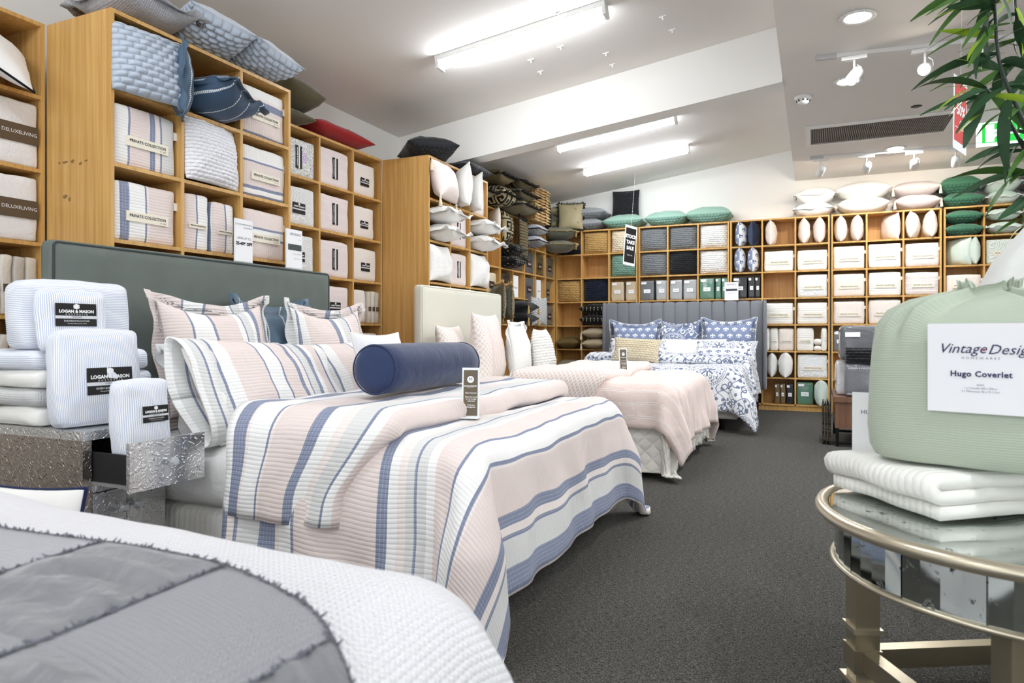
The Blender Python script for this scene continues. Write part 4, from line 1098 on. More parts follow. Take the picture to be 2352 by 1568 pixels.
NAVY_D = dashed('navy_stitched', (72,96,118), (226,230,232), 0.13)
cushion('navy cushion with white stitching standing edge-on at the top', (XA-0.0, 2.775, ROWL[1]+0.135), (0.40,0.44,0.13), NAVY_D, (0.0,0.04,-0.62), seed=7, flange=0.035, group='cushions on the shelves')
cushion('navy cushion with white stitching lying in the top middle cube', (XA+0.02, 3.02, ROWL[1]+0.125), (0.46,0.44,0.22), dashed('navy_stitched_b', (58,80,104), (226,230,232), 0.11, 'u'), (PI/2-0.12,0.12,PI/2+0.35), seed=8, flange=0.03, group='cushions on the shelves')
# on top
cushion('grey woven euro pillow flopping over the shelf top edge', (XA-0.16, 2.63, ROWL[0]+0.115), (0.56,0.48,0.16), waffle('waffle_grey', (178,178,182), 0.012), (PI/2-0.16,0.05,PI/2-0.05), seed=9, flange=0.045, group='cushions on top of the shelves', sag=0.2)
cushion('woven blue grey cushion, nearer of two on the shelf top', (XA-0.10, 3.03, ROWL[0]+0.135), (0.44,0.46,0.2), [K_BLUE, V_BLUEG], (PI/2-0.22,0.12,PI/2-0.2), seed=10, group='cushions on top of the shelves')
cushion('woven blue grey cushion, further of two on the shelf top', (XA-0.08, 3.42, ROWL[0]+0.115), (0.46,0.46,0.19), [K_BLUE, V_BLUEG], (PI/2-0.12,0.06,PI/2+0.1), seed=11, group='cushions on top of the shelves')
# --- pale unit
T_BLUSH = tufted('tufted_blush', (236,224,222)); D_BLUSH = diamonds('diamond_blush', (232,222,214), (240,234,228), 0.02, 0.02, 0.2)
pack('B', 1, 0, 'lilac floral print quilt pack with black label', florals('lilac_floral'), 'lmv', 0.9, 0.82)
pack('B', 2, 0, 'blush tufted quilt pack in top row beside the lilac floral one', T_BLUSH, 'lmv', 0.92, 0.86)
pack('B', 3, 0, 'pale basketweave quilt pack at the top right', D_BLUSH, 'lm', 0.8, 0.80, a=0.44)
pack('B', 1, 1, 'white leaf pattern quilt pack with wide black label', L_WHITE, 'lm', 0.92, 0.82)
pack('B', 2, 1, 'blush tufted quilt pack in second row', T_BLUSH, 'lmv', 0.92, 0.84)
pack('B', 3, 1, 'pale basketweave quilt pack in second row', D_BLUSH, 'lm', 0.75, 0.78, a=0.42)
pack('B', 1, 2, 'white leaf pattern quilt pack behind the headboard price card', L_WHITE, 'lm', 0.86, 0.84)
pack('B', 2, 2, 'blush tufted quilt pack in third row', T_BLUSH, 'lmv', 0.9, 0.84)
pack('B', 3, 2, 'pale basketweave quilt pack in third row', D_BLUSH, 'lm', 0.85, 0.80, a=0.46)
pack('B', 2, 3, 'blush quilt pack right beside the grey headboard edge', T_BLUSH, 'lm', 0.9, 0.84)
pack('B', 3, 3, 'pale basketweave pack next to upright white sheet packs', D_BLUSH, None, 0.48, 0.82, a=0.26)
books('B', 3, 3, 3, 0.54, 0.97, [f'{p} white sheet pack upright beside the pale basketweave pack' for p in pos4], 0.0, 0.30)
pack('B', 3, 4, 'pale quilt pack low behind the striped pillows', D_BLUSH, None, 0.85, 0.8)
pack('B', 2, 4, 'blush quilt pack low behind the striped pillows', T_BLUSH, None, 0.85, 0.8)
OLIVE = cloth('velvet_olive', (84,78,56), 0.7, 0.4); RED = cloth('velvet_red', (150,24,30), 0.7, 0.3)
cushion('round olive velvet cushion on edge on the shelf top', (XB-0.06, 4.30, ROWL[0]+0.235), (0.42,0.38,0.2), OLIVE, (PI/2-0.25,0.1,PI/2), seed=12, pinch=-0.02, group='cushions on top of the shelves')
cushion('flat dark olive cushion below the round olive one', (XB-0.12, 4.22, ROWL[0]+0.07), (0.46,0.40,0.13), OLIVE, (PI/2,0,PI/2), seed=13, group='cushions on top of the shelves')
cushion('dark red velvet cushion lying on the shelf top', (XB-0.13, 4.86, ROWL[0]+0.082), (0.82,0.42,0.155), RED, (PI/2,0,PI/2), seed=14, group='cushions on top of the shelves', pinch=0.03)
# --- white cushion unit
SC = cloth('velvet_shell', (236,222,216), 0.7, 0.3)
stand('C', 5.72, ROWL[1], (0.44,0.36,0.22), 'shell pink cushion with tassels in the top left cube', SC, out=0.04, yaw=0.15, tilt=-0.25, seed=1, tassels=TASSEL)
stand('C', 6.11, ROWL[1]-0.01, (0.42,0.42,0.17), 'white piped cushion, left of two leaning in the top row', C_WHITE, out=0.02, yaw=0.85, seed=2, piping=C_WHITE, pr=0.008, pinch=0.09)
stand('C', 6.37, ROWL[1]-0.01, (0.38,0.38,0.12), 'white piped cushion, right of two leaning in the top row', C_WHITE, out=0.02, yaw=0.95, seed=3, piping=C_WHITE, pr=0.008, pinch=0.09)
pack('C', 2, 0, 'blush pack with dark label in the top right cube', T_BLUSH, 'lmv', 0.55, 0.86, a=0.70, d=0.3)
for c, nm in ((0, 'left'), (2, 'right')):
    a0, a1, z0, z1 = cell('C', c, 1)
    for k, q in enumerate(('lower', 'upper')):
        lie('C', (a0+a1)/2+0.02, z0+0.085+0.172*k, (0.42,0.44,0.155), f'white frilled cushion, {q} of the stack in the {nm} cube', C_WHITE, out=0.02, seed=10+c*2+k, flange=0.045, roll=0.05)
    stand('C', (a0+a1)/2, ROWL[3], (0.40,0.365,0.2), f'crumpled white cushion upright in the {nm} cube above cream headboard', cloth('linen_crumpled', (243,242,240), crease=0.8), out=-0.02, seed=20+c, pinch=0.1, wr=0.012, tilt=-0.08)
pack('C', 1, 1, 'blush quilt pack between two stacks of white cushions', T_BLUSH, 'lmv', 0.92, 0.86, d=0.3)
pack('C', 1, 2, 'blush fringed quilt pack just above the cream headboard', T_BLUSH, 'lmv', 0.92, 0.86, d=0.3)
cushion('large black cushion lying at the corner of the shelf top', (XA-0.16, 5.74, ROWL[0]+0.11), (0.50,0.60,0.21), [K_BLACK, V_BLACK], (PI/2,0,0.75), seed=15, group='cushions on top of the shelves')
cushion('black cushion lying further along the shelf top', (XA-0.12, 6.45, ROWL[0]+0.068), (0.56,0.42,0.125), [K_BLACK, V_BLACK], (PI/2,0,PI/2), seed=16, group='cushions on top of the shelves')
# --- dark corner
GK = greek('greek_key', (30,29,28), (178,166,132)); OLJ = jacquard('olive_jacquard', (96,84,58), (140,124,88), 40, 0.6, 0.6); TIE = vstripes('brown_rib', [(0.012,(96,84,56)),(0.008,(140,124,86)),(0.02,(72,62,44))])
DKP = [film('film_snake', (96,92,86), 1), film('film_slate', (84,90,98)), jacquard('gold_black_pack', (26,24,22), (150,130,84), 18, 0.5, 0.35), jacquard('boucle_pack', (44,42,38), (176,166,146), 40, 0.55, 0.35)]
stand('D', 7.98, ROWB[1], (0.30,0.355,0.14), 'cream pleated cushion standing just past the white cushions', C_IVORY, out=0.0, yaw=0.9, seed=1)
pack('D', 2, 2, 'gold and cream quilt pack with dark label by the white frilled cushions', jacquard('cream_gold_pack', (226,214,186), (206,184,140), 20, 0.4, 0.6), 'dark', 0.8, 0.8)
SAGE = cloth('velvet_sage', (110,112,98), 0.7, 0.4)
for k, a in enumerate((7.90, 8.16)):
    stand('D', a, ROWB[4]+0.05, (0.44,0.44,0.16), ('left','right')[k]+' sage cushion with thick gold fringe beside cream headboard', SAGE, out=0.10, yaw=0.75, seed=3+k, fringe=(FRINGE_G, 0.05))
stand('E', 8.40, ROWB[1]-0.03, (0.42,0.40,0.16), 'black and cream key pattern cushion in the top dark cube', GK, out=0.0, yaw=0.2, seed=5)
cushion('brown ribbed throw cushion with bead fringe hanging from the shelf', (XB+0.10, 8.72, ROWB[1]+0.06), (0.36,0.52,0.09), TIE, (0,0,PI/2+0.1), seed=6, fringe=(FRINGE_B, 0.06), group='cushions on the shelves')
ZBR = jacquard('black_white_check', (28,28,30), (232,232,230), 30, 0.6, 0.9); GRV = cloth('velvet_silver', (190,192,200), 0.7, 0.4)
pile('E', 2, 0, 2, ('black and white looped cushion under the silver one', 'silver grey cushion with black and white edge'), [ZBR, GRV], 0.165, fw=1.0, d=0.40, out=0.02, piping=dots('rope_b', (20,20,20), (236,226,200), 0.012), pr=0.008)
pile('E', 0, 1, 2, ('black cushion with gold stitches, lower of the corner pair', 'black cushion with gold stitches, upper of the corner pair'), DOT, 0.165, fw=1.0, d=0.40, out=0.02, seed=4, piping=MATS['rope'], pr=0.007)
pack('E', 1, 1, 'dark ribbon pattern pack next to black stitched cushions', DKP[0], 'dark', 0.9, 0.92, group='dark wrapped packs in the corner')
for c, r, k, lb in ((2,1,1,'slate wrapped pack in the middle of the corner shelf'), (3,1,2,'gold scroll wrapped pack in the upper corner row'), (4,1,3,'mottled wrapped pack in the upper corner row by the wall'),
                    (2,2,1,'slate floral wrapped pack one row lower'), (4,2,3,'mottled brown wrapped pack one row lower by the wall'),
                    (3,3,2,'gold scroll wrapped pack above the white pillows'), (4,3,3,'mottled wrapped pack in the lower corner row')):
    pack('E', c, r, lb, DKP[k], 'dark', 0.9 if (c, r) != (4,2) else 0.6, 0.88, a=0.5 if (c, r) != (4,2) else 0.32, group='dark wrapped packs in the corner', rr=0.012)
def slipbox(c, r, a, lb):
    a0, a1, z0, z1 = cell('E', c, r)
    t = thing('boxed_set', lb, 'bedding box', W('E', a0+(a1-a0)*a, -0.13, z0+0.155), (0,0,PI/2), 'white boxed sets in the corner')
    MB().box(-0.085, 0.085, -0.11, 0.11, -0.15, 0.15).obj('box', PAPER, t)
    text('LINENS', 0.034, GINK, t, (0, -0.1115, -0.02))
slipbox(1, 2, 0.32, 'white slim box standing beside the dark pack'); slipbox(3, 2, 0.40, 'white slim box in the cube right of the slate floral pack')
pack('E', 0, 2, 'black wrapped pack behind the sage fringed cushions', FBK, 'dark', 0.9, 0.9, group='dark wrapped packs in the corner')
pack('E', 0, 3, 'dark wrapped pack low beside cream headboard', DKP[2], None, 0.9, 0.8, group='dark wrapped packs in the corner')
pile('E', 1, 3, 2, ('black tasselled cushion low in the corner, lower', 'black tasselled cushion low in the corner, upper'), V_BLACK, 0.16, fw=1.0, d=0.40, out=0.03, seed=7, tassels=cloth('tassel_gold', (196,164,96)))
BWG = gridded('black_white_lattice', (236,236,234), (52,52,56))
stand('E', 9.10, ROWB[4], (0.40,0.40,0.1), 'black and white lattice cushion leaning left', BWG, out=0.05, yaw=0.5, tilt=0.0, seed=8)
stand('E', 9.33, ROWB[4]-0.02, (0.36,0.42,0.1), 'black and white lattice cushion leaning right', BWG, out=0.10, yaw=-0.3, seed=9)
# on top of the dark corner
zt = ROWB[0]
ZIG = vstripes('olive_black', [(0.05,(110,96,64)),(0.05,(26,25,24)),(0.02,(150,132,90)),(0.08,(92,80,54))])
for a_, z_, sz, lb, m_, key, kw in (
    (7.42, 0.10, (0.44,0.44,0.18), 'looped black rope cushion next to the black cushions on top', FRINGE_B, 'D', dict(out=-0.02)),
    (8.00, 0.145, (0.50,0.44,0.27), 'key pattern cushion with boucle fringe on the shelf top', GK, 'D', dict(out=0.03, flip=True)),
    (7.98, 0.385, (0.46,0.42,0.19), 'olive fringed cushion stacked on the key pattern one', OLJ, 'D', dict(out=0.0)),
    (8.62, 0.095, (0.60,0.46,0.18), 'boucle fringed cushion at the bottom of the dark pile', FRINGE_B, 'E', dict(out=0.05)),
    (8.60, 0.265, (0.58,0.44,0.17), 'boucle fringed cushion in the middle of the dark pile', jacquard('boucle_gold', (52,48,40), (170,156,122), 80, 0.55, 0.9), 'E', dict(out=0.02)),
    (8.62, 0.425, (0.58,0.42,0.16), 'olive and black striped cushion on top of the fringed pile', ZIG, 'E', dict(out=0.0))):
    lie(key, a_, zt+z_, sz, lb, m_, seed=int(a_*10+z_*100), group='cushions on top of the shelves', fringe=(FRINGE_B, 0.07), **kw)
APR = cloth('silk_apricot', (228,196,140), 0.4, 0.1, 0.8)
def ruffled(vc, z, lb, seed):
    c_ = W('E', 9.28, -0.03, z)
    t = thing('cushion', lb, 'cushion', c_, (PI/2, 0, PI/2), 'ruffled apricot cushions')
    wdt = 0.54; me, path = cushion_me(wdt, 0.38, 0.13, APR, seed, 0, 14); link('cover', me, t)
    for rr_ in range(3):
        m = MB(); k = 60; sc = 0.98 - 0.03*rr_; zz = 0.045 - 0.04*rr_
        L = len(path)
        for i in range(L):
            p = path[i]*sc; n_ = Vector((p.x, 0, p.z)).normalized()
            wv = 0.022*math.sin(i*2.1) ; m.v += [(p.x, zz, p.z), tuple(p + n_*(0.045+wv) + Vector((0, zz-0.045-p.y, 0)))]
        m.f = [(2*i, 2*i+1, (2*i+3) % (2*L), (2*i+2) % (2*L)) for i in range(L)]
        m.obj('ruffle', APR, t, True)
for k, (vc, z) in enumerate(((515, zt+0.075), (485, zt+0.205), (460, zt+0.335), (435, zt+0.455))):
    ruffled(vc, z, ('lowest','second','third','topmost')[k]+' ruffled apricot cushion in the tall stack', k)
for k, a in enumerate((9.70, 9.97)):
    stand('E', a, zt, (0.40,0.48,0.11), ('left','right')[k]+' black embroidered cushion standing in the corner on top', V_BLACK, out=-0.02, yaw=0.55, tilt=-0.1, seed=20+k, group='cushions on top of the shelves')
for k, (a, z, s) in enumerate(((-3.62, zt+0.12, 0.55), (-3.66, zt+0.34, 0.55))):
    lie('F', a, z, (0.5,0.42,0.2), ('lower','upper')[k]+' dull gold satin cushion stacked in the corner on top', S_GOLD, out=-0.12, seed=30+k, group='cushions on top of the shelves')
stand('F', -3.52, zt+0.01, (0.40,0.42,0.14), 'dull gold satin cushion with beaded edge standing in the corner', S_GOLD, out=0.05, yaw=0.3, tilt=-0.1, seed=33, fringe=(FRINGE_B, 0.03), group='cushions on top of the shelves')
for k in range(2):
    cushion(('lower','upper')[k]+' sage cushion with gold fringe jutting from the corner', (XB+0.16, 10.02, ROWB[1]+0.10+0.20*k), (0.44,0.48,0.17), SAGE, (PI/2,0.06,PI/2+0.4), seed=35+k, fringe=(FRINGE_G, 0.05), group='cushions on the shelves')
# ---------------------------------------------------------------- beds
def drape(rect, over, ztop, mat, R=0.09, flare=0.10, rip=0.03, lam=0.33, puff=0.02, seed=0, res=0.035, thick=0.03, zmin=0.03, shape=None, uv0=(0,0), corner=0.05, ck=5.0, swap=False, emax=9.0):
    """cloth laid over a bed top (rect x0,x1,y0,y1) hanging over the edges by over=(-x,+x,-y,+y)"""
    x0, x1, y0, y1 = rect
    sa, sb, ra, rb = x0-over[0], x1+over[1], y0-over[2], y1+over[3]
    nx, ny = int((sb-sa)/res)+1, int((rb-ra)/res)+1
    V_, UV, F_ = [], [], []; so = seed*5.7
    ix0, ix1 = (x0+R if over[0] else x0), (x1-R if over[1] else x1); iy0, iy1 = (y0+R if over[2] else y0), (y1-R if over[3] else y1)
    for j in range(ny+1):
        for i in range(nx+1):
            s = sa+(sb-sa)*i/nx; r = ra+(rb-ra)*j/ny
            cx, cy = max(ix0, min(ix1, s)), max(iy0, min(iy1, r)); dx, dy = s-cx, r-cy; e = math.hypot(dx, dy)
            if e > emax*0.8: e = emax*0.8 + emax*0.2*math.tanh((e-emax*0.8)/(emax*0.2))
            z = ztop + puff*nz(s*1.7+so, r*1.7, so) + puff*0.45*nz(s*5+so, r*5, 2.0)
            x, y = cx, cy
            if e > 1e-6:
                hl = math.hypot(dx, dy); ux, uy = dx/hl, dy/hl; ang = math.atan2(abs(dy), abs(dx)); diag = math.sin(2*ang)
                if e < R*PI/2: ho, dr = R*math.sin(e/R), R*(1-math.cos(e/R))
                else:
                    L = e-R*PI/2; ho, dr = R+L*flare, R+L*math.sqrt(1-flare*flare)
                f = min(1.0, max(0.0, dr)/0.35)
                ho += rip*f*(0.6*math.sin(2*PI*(r if abs(dx) > abs(dy) else s)/lam + so + 2*nz(s*2, r*2, so)) + 0.7*nz(s*4+so, r*4, 5.0))*(1-diag)
                ho += diag*f*(corner + rip*1.6*math.sin(ck*2*ang + so))
                x, y = cx+ux*ho, cy+uy*ho; z -= dr
                if z < zmin:
                    ext = (zmin-z); z = zmin + 0.012*(1+nz(s*6, r*6, so)); x += ux*ext*0.5; y += uy*ext*0.5
            p = Vector((x, y, z))
            if shape: p = shape(p, s, r, e)
            V_.append(tuple(p)); UV.append((r-uv0[1], s-uv0[0]) if swap else (s-uv0[0], r-uv0[1]))
    for j in range(ny):
        for i in range(nx):
            a = j*(nx+1)+i; F_.append((a, a+1, a+nx+2, a+nx+1))
    me = mesh('drape', V_, F_, mat, UV, True)
    return me
def cloth_obj(name, me, thick, parent=None, sub=0):
    o = link(name, me, parent)
    m = o.modifiers.new('thickness', 'SOLIDIFY'); m.thickness = thick; m.offset = -1
    if sub: q = o.modifiers.new('smooth', 'SUBSURF'); q.levels = sub; q.render_levels = sub
    return o
def sm01(t): t = max(0.0, min(1.0, t)); return t*t*(3-2*t)
def turnback(axis, hem, fold, a0, a1, z, mat, over=(0.3,0.3), R=0.09, th=0.10, nar=0.30, puff=0.02, seed=0, flare=0.05, swapuv=False, res=0.03):
    """folded-back top of a quilt: slab between hem and fold, rounded at the fold, hanging over both sides.
    axis 'x': the fold direction runs along x (hem -> fold), sides at y=a0,a1. axis 'y': along y, sides at x=a0,a1"""
    sgn = 1 if fold > hem else -1; L = abs(fold-hem); rt = th/2
    path = []                                   # (distance from hem, height, arc length)
    n1 = int(L/res)
    for i in range(n1+1): path.append((L*i/n1, 0.0))
    for k in range(1, 9): path.append((L+rt*math.sin(PI*k/8), -rt*(1-math.cos(PI*k/8))))
    for i in range(1, 5): path.append((L-0.06*i, -th+0.004*i))
    arc = [0.0]
    for i in range(1, len(path)): arc.append(arc[-1]+math.hypot(path[i][0]-path[i-1][0], path[i][1]-path[i-1][1]))
    ra, rb = a0-over[0], a1+over[1]; ny = int((rb-ra)/res); V_, UV, F_ = [], [], []; so = seed*4.1
    for j in range(ny+1):
        r = ra+(rb-ra)*j/ny; c = max(a0+R, min(a1-R, r)); d = r-c; e = abs(d); u_ = 1 if d > 0 else -1
        if e < R*PI/2: ho, dr = R*math.sin(e/R), R*(1-math.cos(e/R))
        else: ho, dr = R+(e-R*PI/2)*flare, R+(e-R*PI/2)
        f = sm01(dr/0.35); ag = min(e/R, PI/2)
        for i, (q, h) in enumerate(path):
            qq = q*(1-nar*f) + (0.05*nz(r*2, so, 1.0) if i > 3 else 0.02*nz(r*3, so, 1.0))
            zz = z + h*math.cos(ag) - dr + puff*nz(q*2.2+so, r*2.0, so) + 0.4*puff*nz(q*6+so, r*6, so)
            if dr <= 0.001 and i < n1: zz += 0.0
            y = c + u_*(ho + h*math.sin(ag) + 0.016*f*nz(q*7, r*5, so))
            p = (hem+sgn*qq, y, zz) if axis == 'x' else (y, hem+sgn*qq, zz)
            V_.append(p); UV.append((arc[i], r-a0) if not swapuv else (r-a0, arc[i]))
    m = len(path)
    for j in range(ny):
        for i in range(m-1):
            a = j*m+i; F_.append((a, a+1, a+m+1, a+m))
    return mesh('turnback', V_, F_, mat, UV, True)
def soft_box(name, x0, x1, y0, y1, z0, z1, mat, parent, r=0.04, seed=0, wr=0.004, n=14, bulge=0.01):
    me = pack_me(x1-x0, z1-z0, y1-y0, mat, seed, r, n, bulge, wr)
    return link(name, me, parent, ((x0+x1)/2, (y0+y1)/2, (z0+z1)/2))
def headboard_x(t, x, y0, y1, z1, mat, th=0.085, pm=None):
    h = link('headboard', pack_me(y1-y0, z1-0.25, th, mat, 3, 0.022, 14, 0.006, 0.001), t, (x-th/2, (y0+y1)/2, 0.25+(z1-0.25)/2), (0,0,PI/2))
    w, hh = (y1-y0)/2-0.012, (z1-0.25)/2-0.012
    for yy in (-th/2+0.004, th/2-0.004):
        pts = []
        for cx, cz, a0 in ((w,hh,0),(-w,hh,PI/2),(-w,-hh,PI),(w,-hh,1.5*PI)):
            for k in range(5):
                a = a0+PI/2*k/4; pts.append((cx-math.copysign(0.02,cx)+0.02*math.cos(a), yy, cz-math.copysign(0.02,cz)+0.02*math.sin(a)))
        MB().tube(pts, 0.0065, 6, True).obj('piping', pm or mat, h, True)
    for s in (-0.35, 0.35):
        MB().box(x-th+0.01, x-0.02, (y0+y1)/2+s*(y1-y0)-0.03, (y0+y1)/2+s*(y1-y0)+0.03, 0, 0.27).obj('strut', BLACKP, t)
    return h
SHEET = cloth('sheet_grey_sateen', (222,221,219), 0.6, 0.1, 0.5); BASE = ribbed('base_white', (226,224,219), 0.03, 'u', 0.5)
CHAR = plain('charcoal_weave', (112,120,115), 0.92, spec=0.2, var=0.12); CREAMV = plain('cream_leatherette', (226,224,210), 0.55, spec=0.35)
# ======== bed with striped quilt
t = thing('bed', 'king bed with charcoal grey upholstered headboard under a striped quilt', 'bed')
headboard_x(t, -3.17, 1.99, 3.945, 1.512, CHAR, pm=plain('charcoal_piping', (62,68,68), 0.8))
soft_box('base', -3.14, -1.10, 2.09, 3.90, 0.035, 0.35, BASE, t, 0.03)
soft_box('mattress', -3.14, -1.08, 2.07, 3.92, 0.352, 0.60, SHEET, t, 0.07, 2, 0.008)
for q in ((-2.9,2.3),(-1.3,2.3),(-2.9,3.7),(-1.3,3.7)): MB().lathe([(0.0,0),(0.03,0),(0.03,0.04),(0.0,0.04)], 12, (*q,0)).obj('castor', BLACKP, t)
Q1 = stripes('quilt_stripes', QUILT_SEQ); Q1T = stripes('quilt_turnback', TURN_SEQ)
def shape1(p, s, r, e):
    # gathered pinch near the foot corner and a swollen hanging corner
    d = abs(s+1.06+0.25*(r-1.75))
    if r < 2.02: p.y += 0.05*math.exp(-(d/0.045)**2)*min(1.0, (2.02-r)/0.15)*max(0.0, 1-(2.02-r)/0.5)
    return p
q = thing('quilt', 'pink white and blue striped quilt spread over the nearer bed', 'quilt')
cloth_obj('quilt_body', drape((-2.12,-1.03,2.02,3.96), (0,0.50,0.54,0.50), 0.705, Q1, 0.14, 0.10, 0.022, 0.37, 0.028, 1, 0.03, uv0=(-1.62,0), shape=shape1, corner=0.11, ck=1.0, emax=0.86), 0.035, q)
cloth_obj('turnback', turnback('x', -2.12, -1.40, 2.00, 3.98, 0.80, Q1T, (0.37,0.34), 0.13, 0.10, 0.28, 0.022, 2), 0.02, q)
MB().box(-2.05, -1.5, 2.2, 3.8, 0.63, 0.70).obj('lining', C_WHITE, q)
P1 = stripes('pillow_stripes', PIL_SEQ); E1 = stripes('euro_stripes_one', EURO_SEQ); E2 = stripes('euro_stripes_two', EURO_SEQ2)
NAVY_E = dashed('navy_euro', (84,108,128), (226,230,232), 0.16)
gp = 'pillows on the striped bed'
cushion('striped euro pillow leaning on the left of the charcoal headboard', (-2.93, 2.72, 0.955), (0.80,0.70,0.20), E1, (-0.16,0,PI/2), seed=1, flange=0.055, group=gp, cat='pillow', name='pillow', sag=0.25, dip=0.05, n=24)
cushion('striped euro pillow leaning on the right of the charcoal headboard', (-2.93, 3.66, 0.955), (0.80,0.70,0.20), E2, (-0.16,0,PI/2), seed=2, flange=0.055, group=gp, cat='pillow', name='pillow', sag=0.25, dip=0.05, n=24)
cushion('dusty blue euro pillow with white stitching tucked between striped ones', (-3.06, 3.28, 0.965), (0.68,0.70,0.13), NAVY_E, (-0.10,0,PI/2), seed=3, flange=0.05, group=gp, cat='pillow', name='pillow', dip=0.05)
cushion('plain grey pillow behind the front striped pillow', (-2.66, 2.64, 0.80), (0.90,0.50,0.16), SHEET, (-0.42,0,PI/2), seed=4, flange=0.04, group=gp, cat='pillow', name='pillow')
def pillowcase(label, loc, rot, seed, mat, w=0.92, h=0.52, t=0.19):
    """pillow in an open-ended case: the open mouth is on the -X end"""
    o = thing('pillow', label, 'pillow', loc, rot, gp)
    me, path = cushion_me(w, h, t, [mat], seed, 0.0, 24, 0.03, 0.008, 0.2, 0.0); link('case', me, o)
    n = 36; m = MB(); uv = []
    for k in range(n+1):
        a = 2*PI*k/n; ca, sa = math.cos(a), math.sin(a)
        ry, rz = 0.055+0.012*math.sin(3*a+seed), h/2*0.95
        for d_, f in ((0.10, 0.9), (0.02, 1.0), (-0.07, 1.06)):
            m.v.append((-w/2+d_, ry*ca*f*(1.25 if d_ < 0 else 1), rz*sa*(1.0 if d_ >= 0 else 1.03))); uv.append((d_+0.07, rz*sa+h/2))
    for k in range(n):
        for i in range(2): m.f.append((3*k+i, 3*k+3+i, 3*k+4+i, 3*k+1+i))
    ob = link('case_opening', mesh('case_opening', m.v, m.f, mat, uv, True), o); sd = ob.modifiers.new('t', 'SOLIDIFY'); sd.thickness = 0.006
    cushion_in = cushion_me(0.35, h*0.82, 0.10, [C_WHITE], seed+5, 0, 12)[0]; link('inner_pillow', cushion_in, o, (-w/2+0.16, 0, 0))
    return o
pillowcase('striped pillow with open white-edged end in front, near side', (-2.44, 2.60, 0.81), (-0.50,0.05,PI/2+0.05), 1, P1)
pillowcase('striped pillow lying behind the small white cushion, far side', (-2.55, 3.55, 0.80), (-0.50,-0.03,PI/2), 2, P1)
cushion('small white piped cushion propped behind the navy bolster', (-2.26, 3.28, 0.88), (0.46,0.42,0.14), waffle('waffle_white', (244,244,247), 0.01), (-0.25,0,PI/2), seed=6, piping=C_WHITE, pr=0.007, group=gp, cat='cushion', pinch=0.1)
# bolster
BOL = cloth('velvet_navy_bolster', (46,58,92), 0.7, 0.4)
o = thing('bolster', 'navy velvet bolster cushion lying on the striped quilt', 'bolster', (-1.74, 2.86, 0.925), (0,0,PI/2+0.03))
L, R_ = 0.42, 0.112
prof = [(-L-0.005, 0.0), (-L-0.008, R_*0.55), (-L, R_*0.9), (-L+0.02, R_), (-L+0.1, R_*1.02), (0, R_*1.03), (L-0.1, R_*1.02), (L-0.02, R_), (L, R_*0.9), (L+0.008, R_*0.55), (L+0.005, 0.0)]
m = MB(); n = 36
for (xx, rr_) in prof:
    for k in range(n):
        a = 2*PI*k/n; f = 1+0.025*nz(xx*6, math.cos(a)*1.5, math.sin(a)*1.5); m.v.append((xx, rr_*f*math.cos(a), rr_*f*math.sin(a)*0.97))
for i in range(len(prof)-1):
    for k in range(n): m.f.append((i*n+k, (i+1)*n+k, (i+1)*n+(k+1) % n, i*n+(k+1) % n))
m.obj('cover', BOL, o, True)
for s in (-1, 1):
    MB().tube([(s*(L-0.004), R_*0.97*math.cos(2*PI*k/40), R_*0.95*math.sin(2*PI*k/40)) for k in range(40)], 0.004, 6, True).obj('piping', BOL, o, True)
# signs on the beds
def bed_sign(label, loc, rz, tilt=-0.08):
    o = thing('sign_holder', label, 'sign', loc, (tilt, 0, rz), 'do-not-sit signs on the beds')
    acr = plain('acrylic', (236,238,240), 0.15, spec=0.6)
    MB().box(-0.037, 0.037, -0.006, 0.006, 0, 0.215).obj('acrylic_sleeve', acr, o); MB().box(-0.037, 0.037, -0.03, 0.04, 0, 0.006).obj('foot', acr, o)
    c = MB().box(-0.030, 0.030, -0.0085, -0.006, 0.012, 0.205).obj('card', plain('sign_brown', (104,94,78), 0.6), o)
    m = MB(); m.lathe2(Vector((0,-0.0095,0.165)), 0.015); m.obj('logo_disc', WINK, c)
    text('M', 0.022, GINK, c, (0,-0.0105,0.165))
    text('MANCHESTER', 0.0085, WINK, c, (0,-0.0097,0.137), bold=0.0002); text('WAREHOUSE', 0.0042, WINK, c, (0,-0.0097,0.131), sx=1.3)
    for k, s in enumerate(('Dear Customer', '', 'Please do not sit', 'on our lovingly', 'made beds', '', 'Thank you,', 'Management')):
        if s: text(s, 0.0075, WINK, c, (0.003,-0.0097,0.108-0.0085*k), bold=0.0002)
    return o
bed_sign('slim brown do-not-sit sign standing on the striped quilt', (-1.335, 2.58, 0.72), 0.30)
# ======== bed with blush quilt
t = thing('bed', 'queen bed with cream upholstered headboard under a blush quilt', 'bed')
headboard_x(t, -3.17, 5.20, 6.87, 1.515, CREAMV)
soft_box('base', -3.14, -1.02, 5.12, 6.72, 0.035, 0.34, BASE, t, 0.03)
soft_box('mattress', -3.14, -1.02, 5.12, 6.74, 0.342, 0.60, quiltdia('mattress_quilted', (240,238,232)), t, 0.06, 4)
for qx in ((-2.9,5.3),(-1.2,5.3),(-2.9,6.6),(-1.2,6.6)): MB().lathe([(0.0,0),(0.03,0),(0.03,0.04),(0.0,0.04)], 12, (*qx,0)).obj('castor', BLACKP, t)
BLQ = tufted('tufted_quilt_blush', (224,206,199)); DIA = diamonds('diamond_turnback', (222,202,194), (242,234,228), 0.036, 0.05, 0.15)
o = tag(cloth_obj('coverlet', drape((-3.1,-0.98,5.08,6.78), (0,0.52,0.58,0.5), 0.628, quiltdia('coverlet_quilted', (238,235,227)), 0.06, 0.07, 0.03, 0.4, 0.006, 7, 0.04, zmin=0.04, corner=0.06, ck=2.0), 0.012),
        'white diamond-quilted coverlet hanging to the floor under the blush quilt', 'coverlet')
